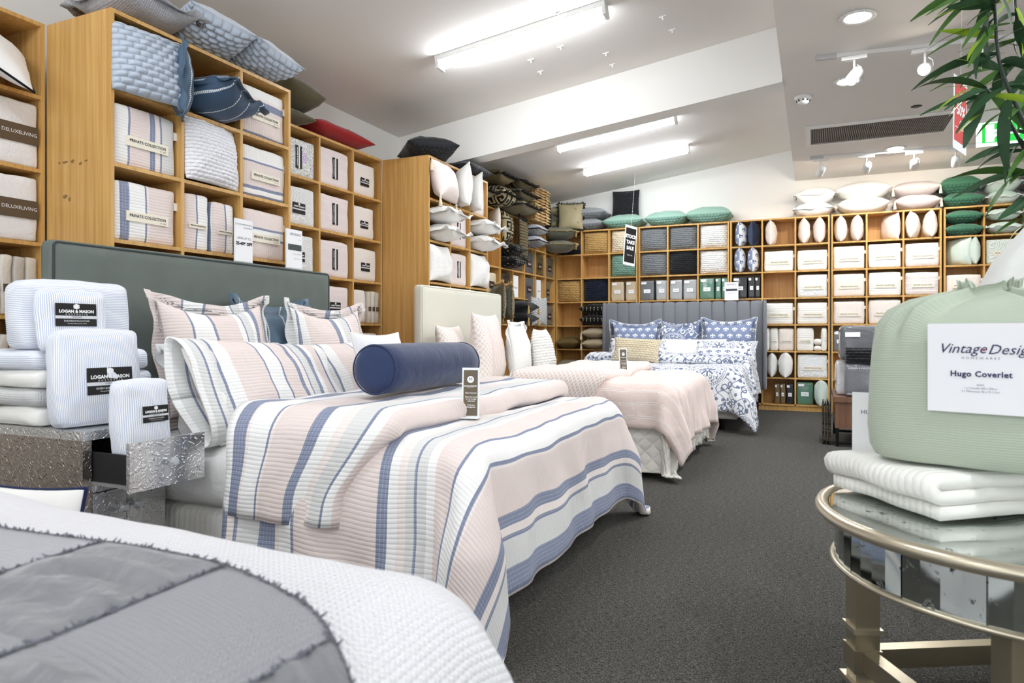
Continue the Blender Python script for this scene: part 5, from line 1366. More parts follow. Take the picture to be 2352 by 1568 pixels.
q = thing('quilt', 'blush quilt with tufted rows over the middle bed', 'quilt')
cloth_obj('quilt_body', drape((-2.2,-0.93,5.03,6.83), (0,0.42,0.27,0.36), 0.725, BLQ, 0.15, 0.14, 0.04, 0.42, 0.035, 8, 0.035, corner=0.10, ck=2.0, swap=False), 0.045, q)
cloth_obj('turnback', turnback('x', -2.24, -1.52, 5.01, 6.85, 0.795, DIA, (0.28,0.3), 0.14, 0.09, 0.1, 0.03, 9), 0.02, q)
MB().box(-2.1, -1.6, 5.3, 6.6, 0.65, 0.70).obj('lining', C_WHITE, q)
gp = 'pillows on the blush bed'
DP = diamonds('diamond_pillow', (229,212,204), (245,239,234), 0.03, 0.045, 0.16)
cushion('blush diamond pattern pillow against the cream headboard', (-2.98, 5.42, 0.885), (0.52,0.55,0.20), DP, (-0.2,0,PI/2+0.1), seed=1, group=gp, cat='pillow', name='pillow', sag=0.2)
cushion('tall blush euro pillow with tufted rows and diamond edge', (-2.78, 5.72, 0.94), (0.64,0.66,0.24), tallpillow('tall_pillow'), (-0.10,0,PI/2+0.1), seed=2, group=gp, cat='pillow', name='pillow', sag=0.3, wr=0.01)
cushion('white linen flanged pillow next to the tall blush one', (-2.66, 6.17, 0.91), (0.56,0.60,0.20), C_WHITE, (-0.10,0,PI/2+0.1), seed=3, flange=0.04, group=gp, cat='pillow', name='pillow', sag=0.3)
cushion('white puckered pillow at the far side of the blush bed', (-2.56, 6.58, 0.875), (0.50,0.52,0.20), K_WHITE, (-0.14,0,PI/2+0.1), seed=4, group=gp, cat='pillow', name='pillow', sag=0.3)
bed_sign('slim brown do-not-sit sign standing on the blush quilt', (-1.49, 5.72, 0.74), 0.75)
# ======== bed with blue print quilt, head to the far wall
t = thing('bed', 'bed with fluted grey velvet headboard under a blue printed quilt', 'bed')
VGREY = cloth('velvet_headboard', (128,130,136), 0.65, 0.5, 0.15)
hy = 10.19; hx0, hx1, n = -2.925, -0.65, 13
h = MB().box(hx0, hx1, hy+0.03, hy+0.08, 0.3, 1.52).obj('headboard', VGREY, t)
for k in range(n):
    wx = (hx1-hx0)/n; link('flute', pack_me(wx-0.002, 1.235, 0.09, VGREY, k % 3, 0.02, 8, 0.010, 0.001), h, (hx0+wx*(k+0.5), hy+0.02, 0.305+1.235/2))
for xx in (hx0-0.02, hx1+0.02): link('wing', pack_me(0.045, 1.25, 0.15, VGREY, 1, 0.02, 6, 0.003, 0.001), h, (xx, hy, 0.3+1.25/2))
for xx in (hx0+0.1, hx1-0.1): MB().box(xx-0.03, xx+0.03, hy+0.03, hy+0.08, 0, 0.3).obj('leg', BLACKP, t)
soft_box('base', -2.78, -0.77, 7.87, 10.10, 0.13, 0.38, BASE, t, 0.03)
soft_box('mattress', -2.80, -0.75, 7.85, 10.10, 0.382, 0.61, C_WHITE, t, 0.07, 5)
for qx in ((-2.6,8.0),(-0.95,8.0),(-2.6,9.9),(-0.95,9.9),(-1.8,9.0)): MB().lathe([(0.0,0),(0.03,0),(0.03,0.135),(0.0,0.135)], 12, (*qx,0)).obj('leg', BLACKM, t)
DMK = damask('damask_blue', (238,239,241), (112,122,148)); DMK2 = damask('damask_reverse', (120,132,162), (238,240,244), 0.5)
q = thing('quilt', 'white quilt printed with blue medallions and vines on the far bed', 'quilt')
cloth_obj('quilt_body', drape((-2.84,-0.72,7.80,9.5), (0.45,0.42,0.42,0), 0.70, DMK, 0.13, 0.16, 0.03, 0.5, 0.03, 11, 0.035, uv0=(-1.40,7.55), corner=0.14, ck=1.0, emax=0.78), 0.035, q)
cloth_obj('turnback', turnback('y', 9.42, 8.86, -2.86, -0.70, 0.82, DMK, (0.40,0.42), 0.15, 0.13, -0.15, 0.03, 12, 0.25, swapuv=True), 0.02, q)
MB().box(-2.6, -0.9, 8.95, 9.4, 0.64, 0.70).obj('lining', C_WHITE, q)
gp = 'pillows on the blue print bed'
ctag = dict(group=gp, cat='pillow', name='pillow')
cushion('blue motif euro pillow at the left of the fluted headboard', (-2.43, 9.97, 0.955), (0.78,0.68,0.18), FLEUR_B, (-0.16,0,0.04), seed=1, flange=0.05, piping=C_WHITE, pr=0.004, dip=0.06, **ctag)
cushion('blue floral euro pillow in the middle of the fluted headboard', (-1.78, 10.0, 0.96), (0.66,0.66,0.16), DMK2, (-0.14,0,0), seed=2, flange=0.05, dip=0.05, **ctag)
cushion('blue motif euro pillow at the right of the fluted headboard', (-1.10, 9.96, 0.965), (0.76,0.70,0.18), FLEUR_B, (-0.16,0,-0.03), seed=3, flange=0.05, piping=C_WHITE, pr=0.004, dip=0.05, **ctag)
cushion('white pillow lying in the middle of the far bed', (-1.55, 9.70, 0.80), (0.90,0.48,0.18), C_WHITE, (-0.55,0,0), seed=4, **ctag)
cushion('white floral print pillow on the left, in front of blue ones', (-2.32, 9.66, 0.80), (0.84,0.48,0.18), DMK, (-0.55,0.03,0.02), seed=5, **ctag)
cushion('white floral print pillow on the right, in front of blue ones', (-1.08, 9.52, 0.79), (0.80,0.46,0.18), DMK, (-0.60,0,0), seed=6, **ctag)
cushion('white cushion with small blue motifs, low on the left', (-2.18, 9.46, 0.745), (0.62,0.34,0.14), FLEUR_W, (-0.62,0,0), seed=7, **ctag)
cushion('white cushion with small blue motifs, low on the right', (-1.12, 9.33, 0.755), (0.66,0.34,0.14), FLEUR_W, (-0.62,0,0), seed=8, **ctag)
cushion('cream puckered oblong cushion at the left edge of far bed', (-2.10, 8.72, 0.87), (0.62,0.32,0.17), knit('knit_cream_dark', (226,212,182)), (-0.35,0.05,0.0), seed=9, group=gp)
# ======== nearest bed, only its foot end in view
t = thing('bed', 'bed nearest the camera under a white waffle coverlet', 'bed')
soft_box('base', -3.1, -0.52, -0.95, 0.94, 0.04, 0.34, BASE, t, 0.03)
soft_box('mattress', -3.1, -0.50, -0.97, 0.96, 0.342, 0.62, C_WHITE, t, 0.07, 6)
headboard_x(t, -3.17, -1.02, 0.92, 1.5, CREAMV)
def shape0(p, s, r, e):
    p.y += (-0.65-p.x)*0.075*max(0.0, min(1.0, (p.y+0.6)/1.4)); return p      # bed stands a touch askew
WAF = waffle('waffle_coverlet', (228,227,230), 0.012, 0.9)
tag(cloth_obj('coverlet', drape((-3.1,-0.40,-1.02,1.08), (0,0.62,0.5,0.62), 0.70, WAF, 0.21, 0.10, 0.03, 0.45, 0.012, 21, 0.03, corner=0.03, ck=3.0, shape=shape0), 0.02), 'white waffle coverlet filling the bottom left of the view', 'coverlet')
# patchwork throw: every patch a piece of its own
TH1 = waffle('throw_knit', (160,160,164), 0.009, 0.9); TH2 = cloth('throw_velvet', (120,120,124), 0.65, 0.5, 0.9); TH3 = waffle('throw_knit_pale', (182,182,186), 0.009, 0.9)
th = thing('throw_blanket', 'grey patchwork throw with frayed seams on the nearest bed', 'throw blanket')
FRAY = cloth('throw_fray', (112,113,122), 0.9)
ztop = 0.724; rnd = random.Random(8)
def zbed(x, y):
    z = ztop + 0.012*nz(x*2.1, y*2.1, 4.0)
    for d in (x-(-0.40-0.21), y-(1.08-0.21)):
        if d > 0: z -= 0.21-math.sqrt(max(0.0, 0.21**2-min(d, 0.20)**2))
    return z
xs_ = [-1.91,-1.63,-1.35,-1.07,-0.80,-0.53,-0.41]; ys_ = [-0.62,-0.34,-0.06,0.22,0.49,0.755]
def warp(x, y): return x + 0.01*nz(y*4, x, 2.0), y - max(0.0, x+0.87)**2*max(0.0, y/0.8)*0.9 + 0.015*nz(x*3, y*3, 1.0)
for j in range(5):
    for i in range(6):
        n_ = 14; V_, UV, F_ = [], [], []; kd = (i+j) % 2; ex = -0.006
        if (i, j) == (2, 4): kd = 2
        for b_ in range(n_+1):
            for a_ in range(n_+1):
                x = xs_[i]+ex+(xs_[i+1]-xs_[i]-2*ex)*a_/n_; y = ys_[j]+ex+(ys_[j+1]-ys_[j]-2*ex)*b_/n_
                xx, yy = warp(x, y); puff_ = (1-(2*a_/n_-1)**4)*(1-(2*b_/n_-1)**4)
                g_ = (0.010*math.sin(y*80+5*nz(x*5, y*5, 0)) if kd == 1 else 0.0)
                V_.append((xx, yy, zbed(xx, yy)+0.006+puff_*(0.012+g_))); UV.append((x, y))
        for b_ in range(n_):
            for a_ in range(n_): k = b_*(n_+1)+a_; F_.append((k, k+1, k+n_+2, k+n_+1))
        o = link('patch', mesh('patch', V_, F_, [TH1, TH2, TH3][kd], UV, True), th)
def fray(pts, r0, rs):
    m = MB(); m.tube(pts, r0, 5); r_ = random.Random(3)
    for a, b in zip(pts[:-1], pts[1:]):
        for k in range(5):
            p = Vector(a).lerp(Vector(b), k/5); e = p+Vector((r_.uniform(-rs,rs), r_.uniform(-rs,rs), r_.uniform(0.0,rs))); m.tube([p, e], [0.0022,0.001], 3)
    tag(m.obj('frayed_seam', FRAY, th, True), kind='stuff')
def wp(x, y): q = warp(x, y); return (q[0], q[1], zbed(*q)+0.010)
fray([wp(xs_[0]+(xs_[-1]-xs_[0])*k/60, ys_[-1]) for k in range(61)], 0.0012, 0.007)
for x in xs_: fray([wp(x, ys_[0]+(ys_[-1]-ys_[0])*k/50) for k in range(51)], 0.002, 0.009)
cushion('white pillow with navy piping standing between near bed and cabinet', (-2.36, 1.33, 0.305), (0.62,0.60,0.16), C_WHITE, (-0.12,0.0,0.10), seed=12, piping=cloth('navy_piping', (36,44,78)), pr=0.006, group='pillows on the floor', cat='pillow', name='pillow')
# ---------------------------------------------------------------- bedside cabinet and what stands on it
EMB = embossed(); EMB2 = embossed('embossed_pewter', (176,166,158))
x0, x1, y0, y1, zt_ = -3.12, -2.50, 1.685, 2.04, 0.712
t = thing('bedside_cabinet', 'silver embossed metal bedside cabinet with its drawer pulled open', 'cabinet')
th = 0.035
MB().box(x0, x1, y0, y1, zt_-th, zt_).obj('top', EMB, t)
MB().box(x0, x1-0.002, y0, y0+th, 0.05, zt_-th).obj('side_panel', EMB2, t); MB().box(x0, x1-0.002, y1-th, y1, 0.05, zt_-th).obj('side_panel', EMB, t)
MB().box(x0, x0+0.02, y0+th, y1-th, 0.05, zt_-th).obj('back_panel', BLACKP, t)
MB().box(x0+0.02, x1-0.004, y0+th, y1-th, 0.05, 0.085).obj('bottom', EMB, t)
MB().box(x0+0.02, x1-0.004, y0+th, y1-th, 0.475, 0.505).obj('rail', EMB, t)
for q in ((x0+0.04,y0+0.04),(x1-0.05,y0+0.04),(x0+0.04,y1-0.04),(x1-0.05,y1-0.04)): MB().box(q[0]-0.02,q[0]+0.02,q[1]-0.02,q[1]+0.02,0,0.05).obj('leg', EMB, t)
CRY = plain('crystal', (236,240,244), 0.04, spec=0.9)
CRY.node_tree.nodes['Principled BSDF'].inputs['Transmission Weight'].default_value = 0.6
def knob(parent, x, y, z):
    k = MB().lathe([(0.0,0.0),(0.007,0.0),(0.006,0.014),(0.016,0.020),(0.02,0.028),(0.012,0.04),(0.0,0.042)], 8).obj('crystal_knob', CRY, parent); k.location = (x, y, z); k.rotation_euler = (0, PI/2, 0); return k
ym = (y0+y1)/2
for a, b, ky in ((y0+th+0.002, ym-0.0015, ym-0.03), (ym+0.0015, y1-th-0.002, ym+0.03)):
    d = MB().box(x1-0.02, x1+0.001, a, b, 0.087, 0.472).obj('door', EMB, t); knob(d, x1+0.001, ky, 0.40)
ox = 0.22                                            # how far the drawer is pulled out
d = MB().box(x1+ox, x1+ox+0.018, y0+0.012, y1-0.012, 0.50, 0.682).obj('drawer', EMB, t)
DRI = plain('drawer_black', (34,33,34), 0.7)
MB().box(x1+ox-0.42, x1+ox, y0+th+0.006, y0+th+0.018, 0.515, 0.63).box(x1+ox-0.42, x1+ox, y1-th-0.018, y1-th-0.006, 0.515, 0.63).box(x1+ox-0.42, x1+ox, y0+th+0.006, y1-th-0.006, 0.508, 0.516).obj('drawer_box', DRI, d)
MB().box(x1+ox-0.42, x1+ox, y0+th-0.001, y0+th+0.006, 0.508, 0.52).obj('runner', plain('runner_zinc', (196,196,196), 0.35, 0.8), d)
knob(d, x1+ox+0.018, ym, 0.592)
PV, PH = pin('pinstripe_vertical'), pin('pinstripe_horizontal', True)
g = 'pinstriped bedding on the cabinet'
def pinpack(label, loc, size, rz, mat, tilt=0.0, lw=None, line='EUROPEAN PILLOWCASE', lx=0.0, lz=0.0, seed=0, r=0.025, bulge=0.01, gather=False):
    w_, h_, d_ = size
    o = thing('bedding_pack', label, 'bedding pack', loc, (tilt, 0, rz), g)
    link('folded_cloth', pack_me(w_, h_, d_, mat, seed, r, 12, bulge, 0.005), o)
    if lw:
        lo = link('label_card', None, o, (lx, 0, lz)); 
        bpy.data.objects.remove(lo); label_lm(o, lx, lz, -(d_/2+bulge+0.004), lw, line)
    return o
# stack at the back
z = zt_+0.001
for k, (hh, m_, lb) in enumerate(((0.075, C_WHITE, 'folded white towel-like blanket at the bottom of the cabinet stack'), (0.07, waffle('blanket_grey', (206,206,206), 0.01), 'folded grey blanket, second in the cabinet stack'), (0.07, C_WHITE, 'folded white blanket, third in the cabinet stack'), (0.075, PH, 'pinstriped folded sheet at the top of the cabinet stack'))):
    tag(link('folded_blanket', pack_me(0.36, hh, 0.34, m_, 30+k, 0.03, 10, 0.004, 0.006), None, (-2.93, 1.86-0.01*(k % 2), z+hh/2), (0,0,PI/2)), lb, 'blanket', 'folded blankets on the cabinet'); z += hh+0.003
p = at_x(180, 735, -2.83)
pinpack('large folded quilt pack with fine horizontal pinstripes on the stack', (-2.90, 1.90, z+0.14), (0.44,0.275,0.15), PI/2-0.06, PH, -0.03, None, seed=1, r=0.035, bulge=0.015)
pinpack('pinstriped pillowcase pack with black label leaning on the large pack', (-2.755, 1.81, z+0.115), (0.25,0.24,0.05), PI/2-0.12, PV, -0.05, 0.155, seed=2, lz=0.02)
pinpack('big pinstriped quilt cover pack with wide black label', (-2.66, 1.845, zt_+0.19), (0.325,0.375,0.11), PI/2-0.10, PV, -0.08, 0.18, 'QUEEN QUILT COVER SET', 0.02, -0.02, 3, 0.03)
pinpack('pinstriped folded sheet behind the small pack, lower', (-2.86, 2.10, zt_+0.16), (0.14,0.085,0.25), PI/2, PH, 0, None, seed=4)
pinpack('pinstriped folded sheet behind the small pack, upper', (-2.87, 2.09, zt_+0.255), (0.13,0.085,0.25), PI/2, PH, 0, None, seed=5)
pinpack('small pinstriped pillowcase pack standing in the open drawer', (-2.39, 1.84, 0.60+0.15), (0.19,0.295,0.10), PI/2-0.05, PV, -0.06, 0.105, 'EUROPEAN PILLOWCASE', 0.02, 0.015, 6, 0.02)
# price cards on the grey headboard
def card(label, loc, rz, w_, h_, lines, block=None):
    o = thing('price_card', label, 'sign', loc, (0,0,rz), 'price cards on the headboards')
    MB().box(-w_/2, w_/2, -0.004, 0.004, 0, h_).obj('acrylic_sleeve', plain('acrylic', (236,238,240), 0.15, spec=0.6), o)
    MB().box(-w_/2, w_/2, 0.0, 0.05, 0, 0.004).obj('foot', plain('acrylic', (236,238,240), 0.15), o)
    c = MB().box(-w_/2+0.004, w_/2-0.004, -0.006, -0.004, 0.008, h_-0.006).obj('card', PAPER, o)
    for (s, sz, x, z_, al, b) in lines: text(s, sz, INK if b else GINK, c, (x, -0.0075, z_), al, 0.0012 if b else 0.0)
    if block: MB().box(block[0], block[1], -0.0072, -0.006, block[2], block[3]).obj('printed_picture', plain('print_charcoal', (70,76,76), 0.6), c)
    return o
pz = 1.514
p = at_x(559, 590, -3.20); card('white sale card reading 25-40% off on the grey headboard', (-3.20, p.y, pz), PI/2, 0.145, 0.265, [('LOGAN AND MASON', 0.0135, 0.062, 0.232, 'RIGHT', 0), ('PLATNIUM', 0.0135, 0.062, 0.212, 'RIGHT', 0), ('SAVE UP TO', 0.020, 0.0, 0.148, 'CENTER', 0), ('25-40% OFF', 0.0255, 0.0, 0.115, 'CENTER', 1)])
p = at_x(675, 600, -3.20); card('white headboard price card with small dark picture', (-3.20, p.y, pz), PI/2, 0.155, 0.265, [('BEDHEADS', 0.021, 0.06, 0.232, 'RIGHT', 0), ('AMBROSE', 0.006, 0.062, 0.20, 'RIGHT', 0), ('Queen   $549  $399', 0.009, 0.062, 0.10, 'RIGHT', 0), ('King   $649  $499', 0.009, 0.062, 0.07, 'RIGHT', 0)], (-0.062, 0.066, 0.125, 0.165))
card('white headboard price card on the fluted grey headboard', (at_y(1680, 690, 10.17).x, 10.175, 1.555), 0, 0.19, 0.26, [('BEDHEADS', 0.026, 0.0, 0.225, 'CENTER', 0), ('Queen $899   $699', 0.012, 0.0, 0.10, 'CENTER', 0)], (-0.075, 0.08, 0.135, 0.165))
# hanging banner in front of the corner shelf
p = at_y(1462, 520, 9.9)
o = thing('hanging_banner', 'narrow black and white stock-sale banner hanging in front of the shelves', 'sign', (p.x-0.08, 9.75, p.z-0.58), (0, 0.10, 1.05))
MB().box(-0.12, 0.12, -0.002, 0.002, 0, 0.58).obj('paper_edge', PAPER, o)
c = MB().box(-0.105, 0.105, -0.004, -0.002, 0.04, 0.545).obj('print', BLACKP, o)
for k, s in enumerate(('STOCK', 'TAKE', 'SALE')): text(s, 0.068, WINK, c, (0,-0.0055,0.42-0.085*k), bold=0.004)
text('now on', 0.035, WINK, c, (0,-0.0055,0.15))
MB().tube([(0,0,0.58),(0,0,zc(p.x)-p.z+0.58-0.02)], 0.0012, 4).obj('string', WPLAS, o)
# ---------------------------------------------------------------- round mirrored table
CH = plain('champagne_metal', (176,166,142), 0.32, 0.85); CHL = plain('champagne_light', (206,196,174), 0.3, 0.85); MIR = M('antique_mirror', mirror_old)
tc = Vector((0.535, 2.255)); TZ, TR = 0.585, 0.515
t = thing('round_table', 'round champagne metal table with antiqued mirror top and apron', 'table', (tc.x, tc.y, 0))
MB().lathe([(0.0,TZ-0.018),(TR-0.02,TZ-0.018),(TR-0.02,TZ-0.006),(0.0,TZ-0.006)], 64).obj('mirror_top', MIR, t)
n = 72; MB().tube([(TR*math.cos(2*PI*k/n), TR*math.sin(2*PI*k/n), TZ-0.014) for k in range(n)], 0.019, 10, True).obj('rim', CHL, t, True)
ns = 16
for k in range(ns):
    a0, a1 = 2*PI*k/ns+0.004, 2*PI*(k+1)/ns-0.004; ra = TR-0.035; m = MB()
    for q in range(5):
        a = a0+(a1-a0)*q/4
        for rr_ in (ra, ra-0.008):
            for z_ in (TZ-0.155, TZ-0.03): m.v.append((rr_*math.cos(a), rr_*math.sin(a), z_))
    for q in range(4):
        b = 4*q; m.f += [(b,b+4,b+5,b+1),(b+2,b+3,b+7,b+6),(b+1,b+5,b+7,b+3),(b,b+2,b+6,b+4)]
    m.obj('mirror_panel', MIR, t)
MB().tube([((TR-0.03)*math.cos(2*PI*k/n), (TR-0.03)*math.sin(2*PI*k/n), TZ-0.160) for k in range(n)], 0.008, 8, True).obj('lower_band', CHL, t, True)
la = math.atan2(2.36-tc.y, 0.18-tc.x)
for k in range(4):
    a = la+PI/2*k; q = Vector(((TR-0.10)*math.cos(a), (TR-0.10)*math.sin(a))); lg = MB(); w_ = 0.036
    lg.box(-w_,w_,-w_,w_,0.115,TZ-0.16); L_ = lg.obj('leg', CH, t); L_.location = (q.x, q.y, 0); L_.rotation_euler = (0,0,0.35+PI/2*k)
    MB().box(-w_-0.008,w_+0.008,-w_-0.008,w_+0.008,0.165,0.180).obj('leg_collar', CHL, L_)
    MB().box(-w_-0.006,w_+0.006,-w_-0.006,w_+0.006,0.045,0.115).obj('foot_block', CH, L_)
    MB().box(-w_-0.014,w_+0.014,-w_-0.014,w_+0.014,0.0,0.018).box(-w_+0.002,w_-0.002,-w_+0.002,w_-0.002,0.018,0.046).obj('foot', CHL, L_)
for k in range(4):
    a = la+PI/2*k; b = a+PI/2; p0 = Vector(((TR-0.10)*math.cos(a), (TR-0.10)*math.sin(a), 0.08)); p1 = Vector(((TR-0.10)*math.cos(b), (TR-0.10)*math.sin(b), 0.08)); dd = (p1-p0)
    o = MB().box(0.04, dd.length-0.04, -0.022, 0.022, -0.03, 0.03).obj('stretcher', CH, t); o.location = p0; o.rotation_euler = (0,0,math.atan2(dd.y, dd.x))
# folded blanket on the table: one strip of cloth folded over and over
BLK = ribbed('blanket_white', (240,239,234), 0.022, 'u', 0.6)
def folded(label, loc, rz, w_, d_, h_, layers, mat):
    r = h_/layers/2; pts = []
    for k in range(layers):
        z_ = r+2*r*k; sgn = 1 if k % 2 == 0 else -1
        for i in range(9): pts.append((-sgn*(w_/2-r)+sgn*(w_-2*r)*i/8, z_))
        if k < layers-1:
            for i in range(1, 6): a = -PI/2+PI*i/6; pts.append((sgn*(w_/2-r+r*math.cos(a)*1.3), z_+r+r*math.sin(a)))
    m = MB(); ny = 14; uv = []; L = 0.0
    for i, (x, z_) in enumerate(pts):
        if i: L += math.hypot(x-pts[i-1][0], z_-pts[i-1][1])
        for j in range(ny+1):
            b = 2*j/ny-1; y = d_/2*b
            m.v.append((x*(1-0.03*abs(b)**3)+0.012*nz(x*6, y*6, z_*20), y+0.012*nz(x*5, z_*30, 3.0), z_*(1-0.10*abs(b)**6)+0.006*nz(x*7, y*7, z_*9))); uv.append((y, L))
    for i in range(len(pts)-1):
        for j in range(ny): m.f.append((i*(ny+1)+j, i*(ny+1)+j+1, (i+1)*(ny+1)+j+1, (i+1)*(ny+1)+j))
    o = tag(link('folded_blanket', mesh('folded_blanket', m.v, m.f, mat, uv, True), None, loc, (0,0,rz)), label, 'blanket')
    q = o.modifiers.new('t', 'SOLIDIFY'); q.thickness = r*1.7; q.offset = 0
    return o
folded('white ribbed blanket folded in layers on the mirrored table', (0.445, 2.45, TZ+0.006), 0.62, 0.70, 0.42, 0.125, 3, BLK)
# sage coverlet bag
SAGEB = ribbed('sage_muslin', (180,190,173), 0.007, 'v', 0.22); bz = TZ+0.137
o = thing('coverlet_bag', 'sage green drawstring coverlet bag with white label on the blanket', 'bag', (0.445, 2.27, bz), (0,0,-0.34))
bw, bd, bh = 0.56, 0.30, 0.47; m = MB(); n = 160; uv = []
prof = [(0.0,0.80),(0.0,0.9),(0.02,0.97),(0.08,1.02),(0.2,1.035),(0.5,1.02),(0.68,1.0),(0.80,0.95),(0.88,0.84),(0.935,0.66),(0.965,0.45),(0.985,0.30),(1.0,0.22),(1.03,0.20),(1.05,0.26)]
for (zz, sc) in prof:
    for k in range(n):
        a = 2*PI*k/n; ca, sa = math.cos(a), math.sin(a); pw = 0.42
        x = math.copysign(abs(ca)**pw, ca)*bw/2*sc; y = math.copysign(abs(sa)**pw, sa)*bd/2*sc
        g_ = sm01((zz-0.70)/0.2)*(0.014*math.sin(13*a+1.0)+0.007*math.sin(19*a+0.5))
        m.v.append((x*(1+g_*1.5)+0.006*nz(x*6, y*6, zz*4), y*(1+g_*2.5)+0.006*nz(x*6+9, y*6, zz*4), bh*zz+g_*0.9+0.004*nz(x*8, y*8, zz))); uv.append((a*0.3, zz*bh))
for i in range(len(prof)-1):
    for k in range(n): m.f.append((i*n+k, i*n+(k+1) % n, (i+1)*n+(k+1) % n, (i+1)*n+k))
m.f.append(tuple(range(n))[::-1]); uv = uv
link('bag_body', mesh('bag_body', m.v, m.f, SAGEB, uv, True), o)
l = link('label', None, o); bpy.data.objects.remove(l)
lp = MB().box(-0.115, 0.120, -bd/2*1.05-0.006, -bd/2*1.05-0.001, 0.15, 0.385).obj('label', ribbed('label_cloth', (240,240,244), 0.012, 'v', 0.2), o)
ly = -bd/2*1.05-0.0075; IB = plain('ink_navy', (52,54,92), 0.7)
text('Vintage', 0.036, IB, lp, (-0.090, ly, 0.318), 'LEFT', 0.0, 0.35); m = MB(); m.lathe2(Vector((0.0125, ly, 0.316)), 0.003); m.obj('red_dot', plain('ink_red', (214,60,80), 0.6), lp)
text('Design', 0.036, IB, lp, (0.020, ly, 0.316), 'LEFT', 0.0, 0.35); text('HOMEWARES', 0.009, GINK, lp, (0.005, ly, 0.294), 'CENTER', 0, 0, 1.8)
text('Hugo Coverlet', 0.0205, IB, lp, (0.005, ly, 0.252), 'CENTER', 0.0006, 0, 1.08)
for k, s in enumerate(('KING', '1 x Coverlet 260 x 250cm', '2 x Pillowcases 48 x 73 + 5cm')): text(s, 0.0068, GINK, lp, (0.005, ly, 0.224-0.0085*k))
# pale linen bag leaning above it
LIN = cloth('linen_pale', (224,224,221), 0.9, 0.1, 0.6)
o = thing('linen_bag', 'pale linen gathered bag rising behind the sage coverlet bag', 'bag', (0.80, 2.56, TZ+0.137), (0,0,-0.3))
m = MB(); prof = [(0.0,0.85),(0.02,0.98),(0.15,1.04),(0.45,1.02),(0.65,0.94),(0.80,0.82),(0.92,0.62),(1.0,0.42),(1.05,0.25),(1.08,0.1)]; n = 56
for (zz, sc) in prof:
    for k in range(n):
        a = 2*PI*k/n; ca, sa = math.cos(a), math.sin(a); x = math.copysign(abs(ca)**0.6, ca)*0.36*sc; y = math.copysign(abs(sa)**0.6, sa)*0.20*sc
        g_ = sm01((zz-0.6)/0.4)*0.02*math.sin(11*a); m.v.append((x+0.012*nz(x*4, y*4, zz*3), y+g_, 0.72*zz+g_))
for i in range(len(prof)-1):
    for k in range(n): m.f.append((i*n+k, i*n+(k+1) % n, (i+1)*n+(k+1) % n, (i+1)*n+k))
m.f.append(tuple(range(n))[::-1]); m.f.append(tuple((len(prof)-1)*n+k for k in range(n)))
m.obj('bag_body', LIN, o, True)
# acrylic price holder behind the table, wire rack and cushion on the floor
p = at_y(2020, 930, 2.95)
o = thing('price_card', 'white card in an acrylic stand half hidden behind the sage bag', 'sign', (p.x+0.03, 2.80, TZ), (-0.06,0,0.1), 'price cards on the headboards')
bpy.data.objects.remove(o)
o = thing('price_card', 'white card in an acrylic stand half hidden behind the sage bag', 'sign', (0.22, 2.53, TZ), (-0.05,0,-0.1))
MB().box(-0.105, 0.105, -0.004, 0.004, 0, 0.30).obj('acrylic_sleeve', plain('acrylic', (236,238,240), 0.15, spec=0.6), o); c = MB().box(-0.098, 0.098, -0.006, -0.004, 0.01, 0.285).obj('card', PAPER, o)
MB().box(-0.06, 0.04, -0.0075, -0.006, 0.06, 0.085).obj('printed_block', plain('print_pale', (190,190,194), 0.7), c); text('HUGO', 0.02, GINK, c, (-0.05, -0.0075, 0.235))
o = thing('wire_rack', 'black wire rack standing on the carpet behind the table', 'rack', (0.62, 3.05, 0), (0,0,-0.25))
for (xx, yy) in ((-0.28,0),(-0.28,0.4),(0.4,0),(0.4,0.4)): MB().tube([(xx,yy,0.0),(xx,yy,0.34)], 0.009, 6).obj('post', BLACKM, o, True)
for yy in (0, 0.4): MB().tube([(-0.28,yy,0.15),(0.4,yy,0.15)], 0.006, 6).obj('rail', BLACKM, o, True); MB().tube([(-0.28,yy,0.33),(0.4,yy,0.33)], 0.006, 6).obj('rail', BLACKM, o, True)
for k in range(8): MB().tube([(-0.28+0.68*(k+0.5)/8,0,0.15),(-0.28+0.68*(k+0.5)/8,0,0.33)], 0.004, 5).obj('wire', BLACKM, o, True)
for k in range(8): MB().tube([(-0.28+0.68*(k+0.5)/8,0,0.15),(-0.28+0.68*(k+0.5)/8,0.4,0.15)], 0.004, 5).obj('wire', BLACKM, o, True)
cushion('white pleated cushion on the floor at the right edge', (1.24, 2.10, 0.20), (0.42,0.40,0.16), ribbed('pleat_white', (232,230,230), 0.05, 'u', 0.9), (-0.1,0,0.5), seed=40, group='floor cushions')
# ---------------------------------------------------------------- low walnut table with dark bedding
yb = 7.35; pa_ = at_z(1917, 995, 0.0)
ty0 = 7.22; tx0 = at_y(1918, 940, ty0).x; tx1 = tx0+1.15
t = thing('display_table', 'low walnut veneer display table on black metal frame', 'table')
zt2 = at_y(1950, 912, ty0).z
MB().box(tx0-0.01, tx1+0.01, ty0-0.01, ty0+1.0, zt2-0.05, zt2).obj('top', WALNUT, t)
MB().box(tx0, tx1, ty0+0.012, ty0+0.03, zt2-0.30, zt2-0.05).obj('front_panel', WALNUT, t); MB().box(tx0, tx0+0.02, ty0+0.03, ty0+0.98, zt2-0.30, zt2-0.05).obj('side_panel', WALNUT, t); MB().box(tx1-0.02, tx1, ty0+0.03, ty0+0.98, zt2-0.30, zt2-0.05).obj('side_panel', WALNUT, t)
for q in ((tx0+0.02,ty0+0.03),(tx1-0.03,ty0+0.03),(tx0+0.02,ty0+0.95),(tx1-0.03,ty0+0.95)): MB().box(q[0]-0.015,q[0]+0.015,q[1]-0.015,q[1]+0.015,0,zt2-0.30).obj('leg', BLACKM, t)
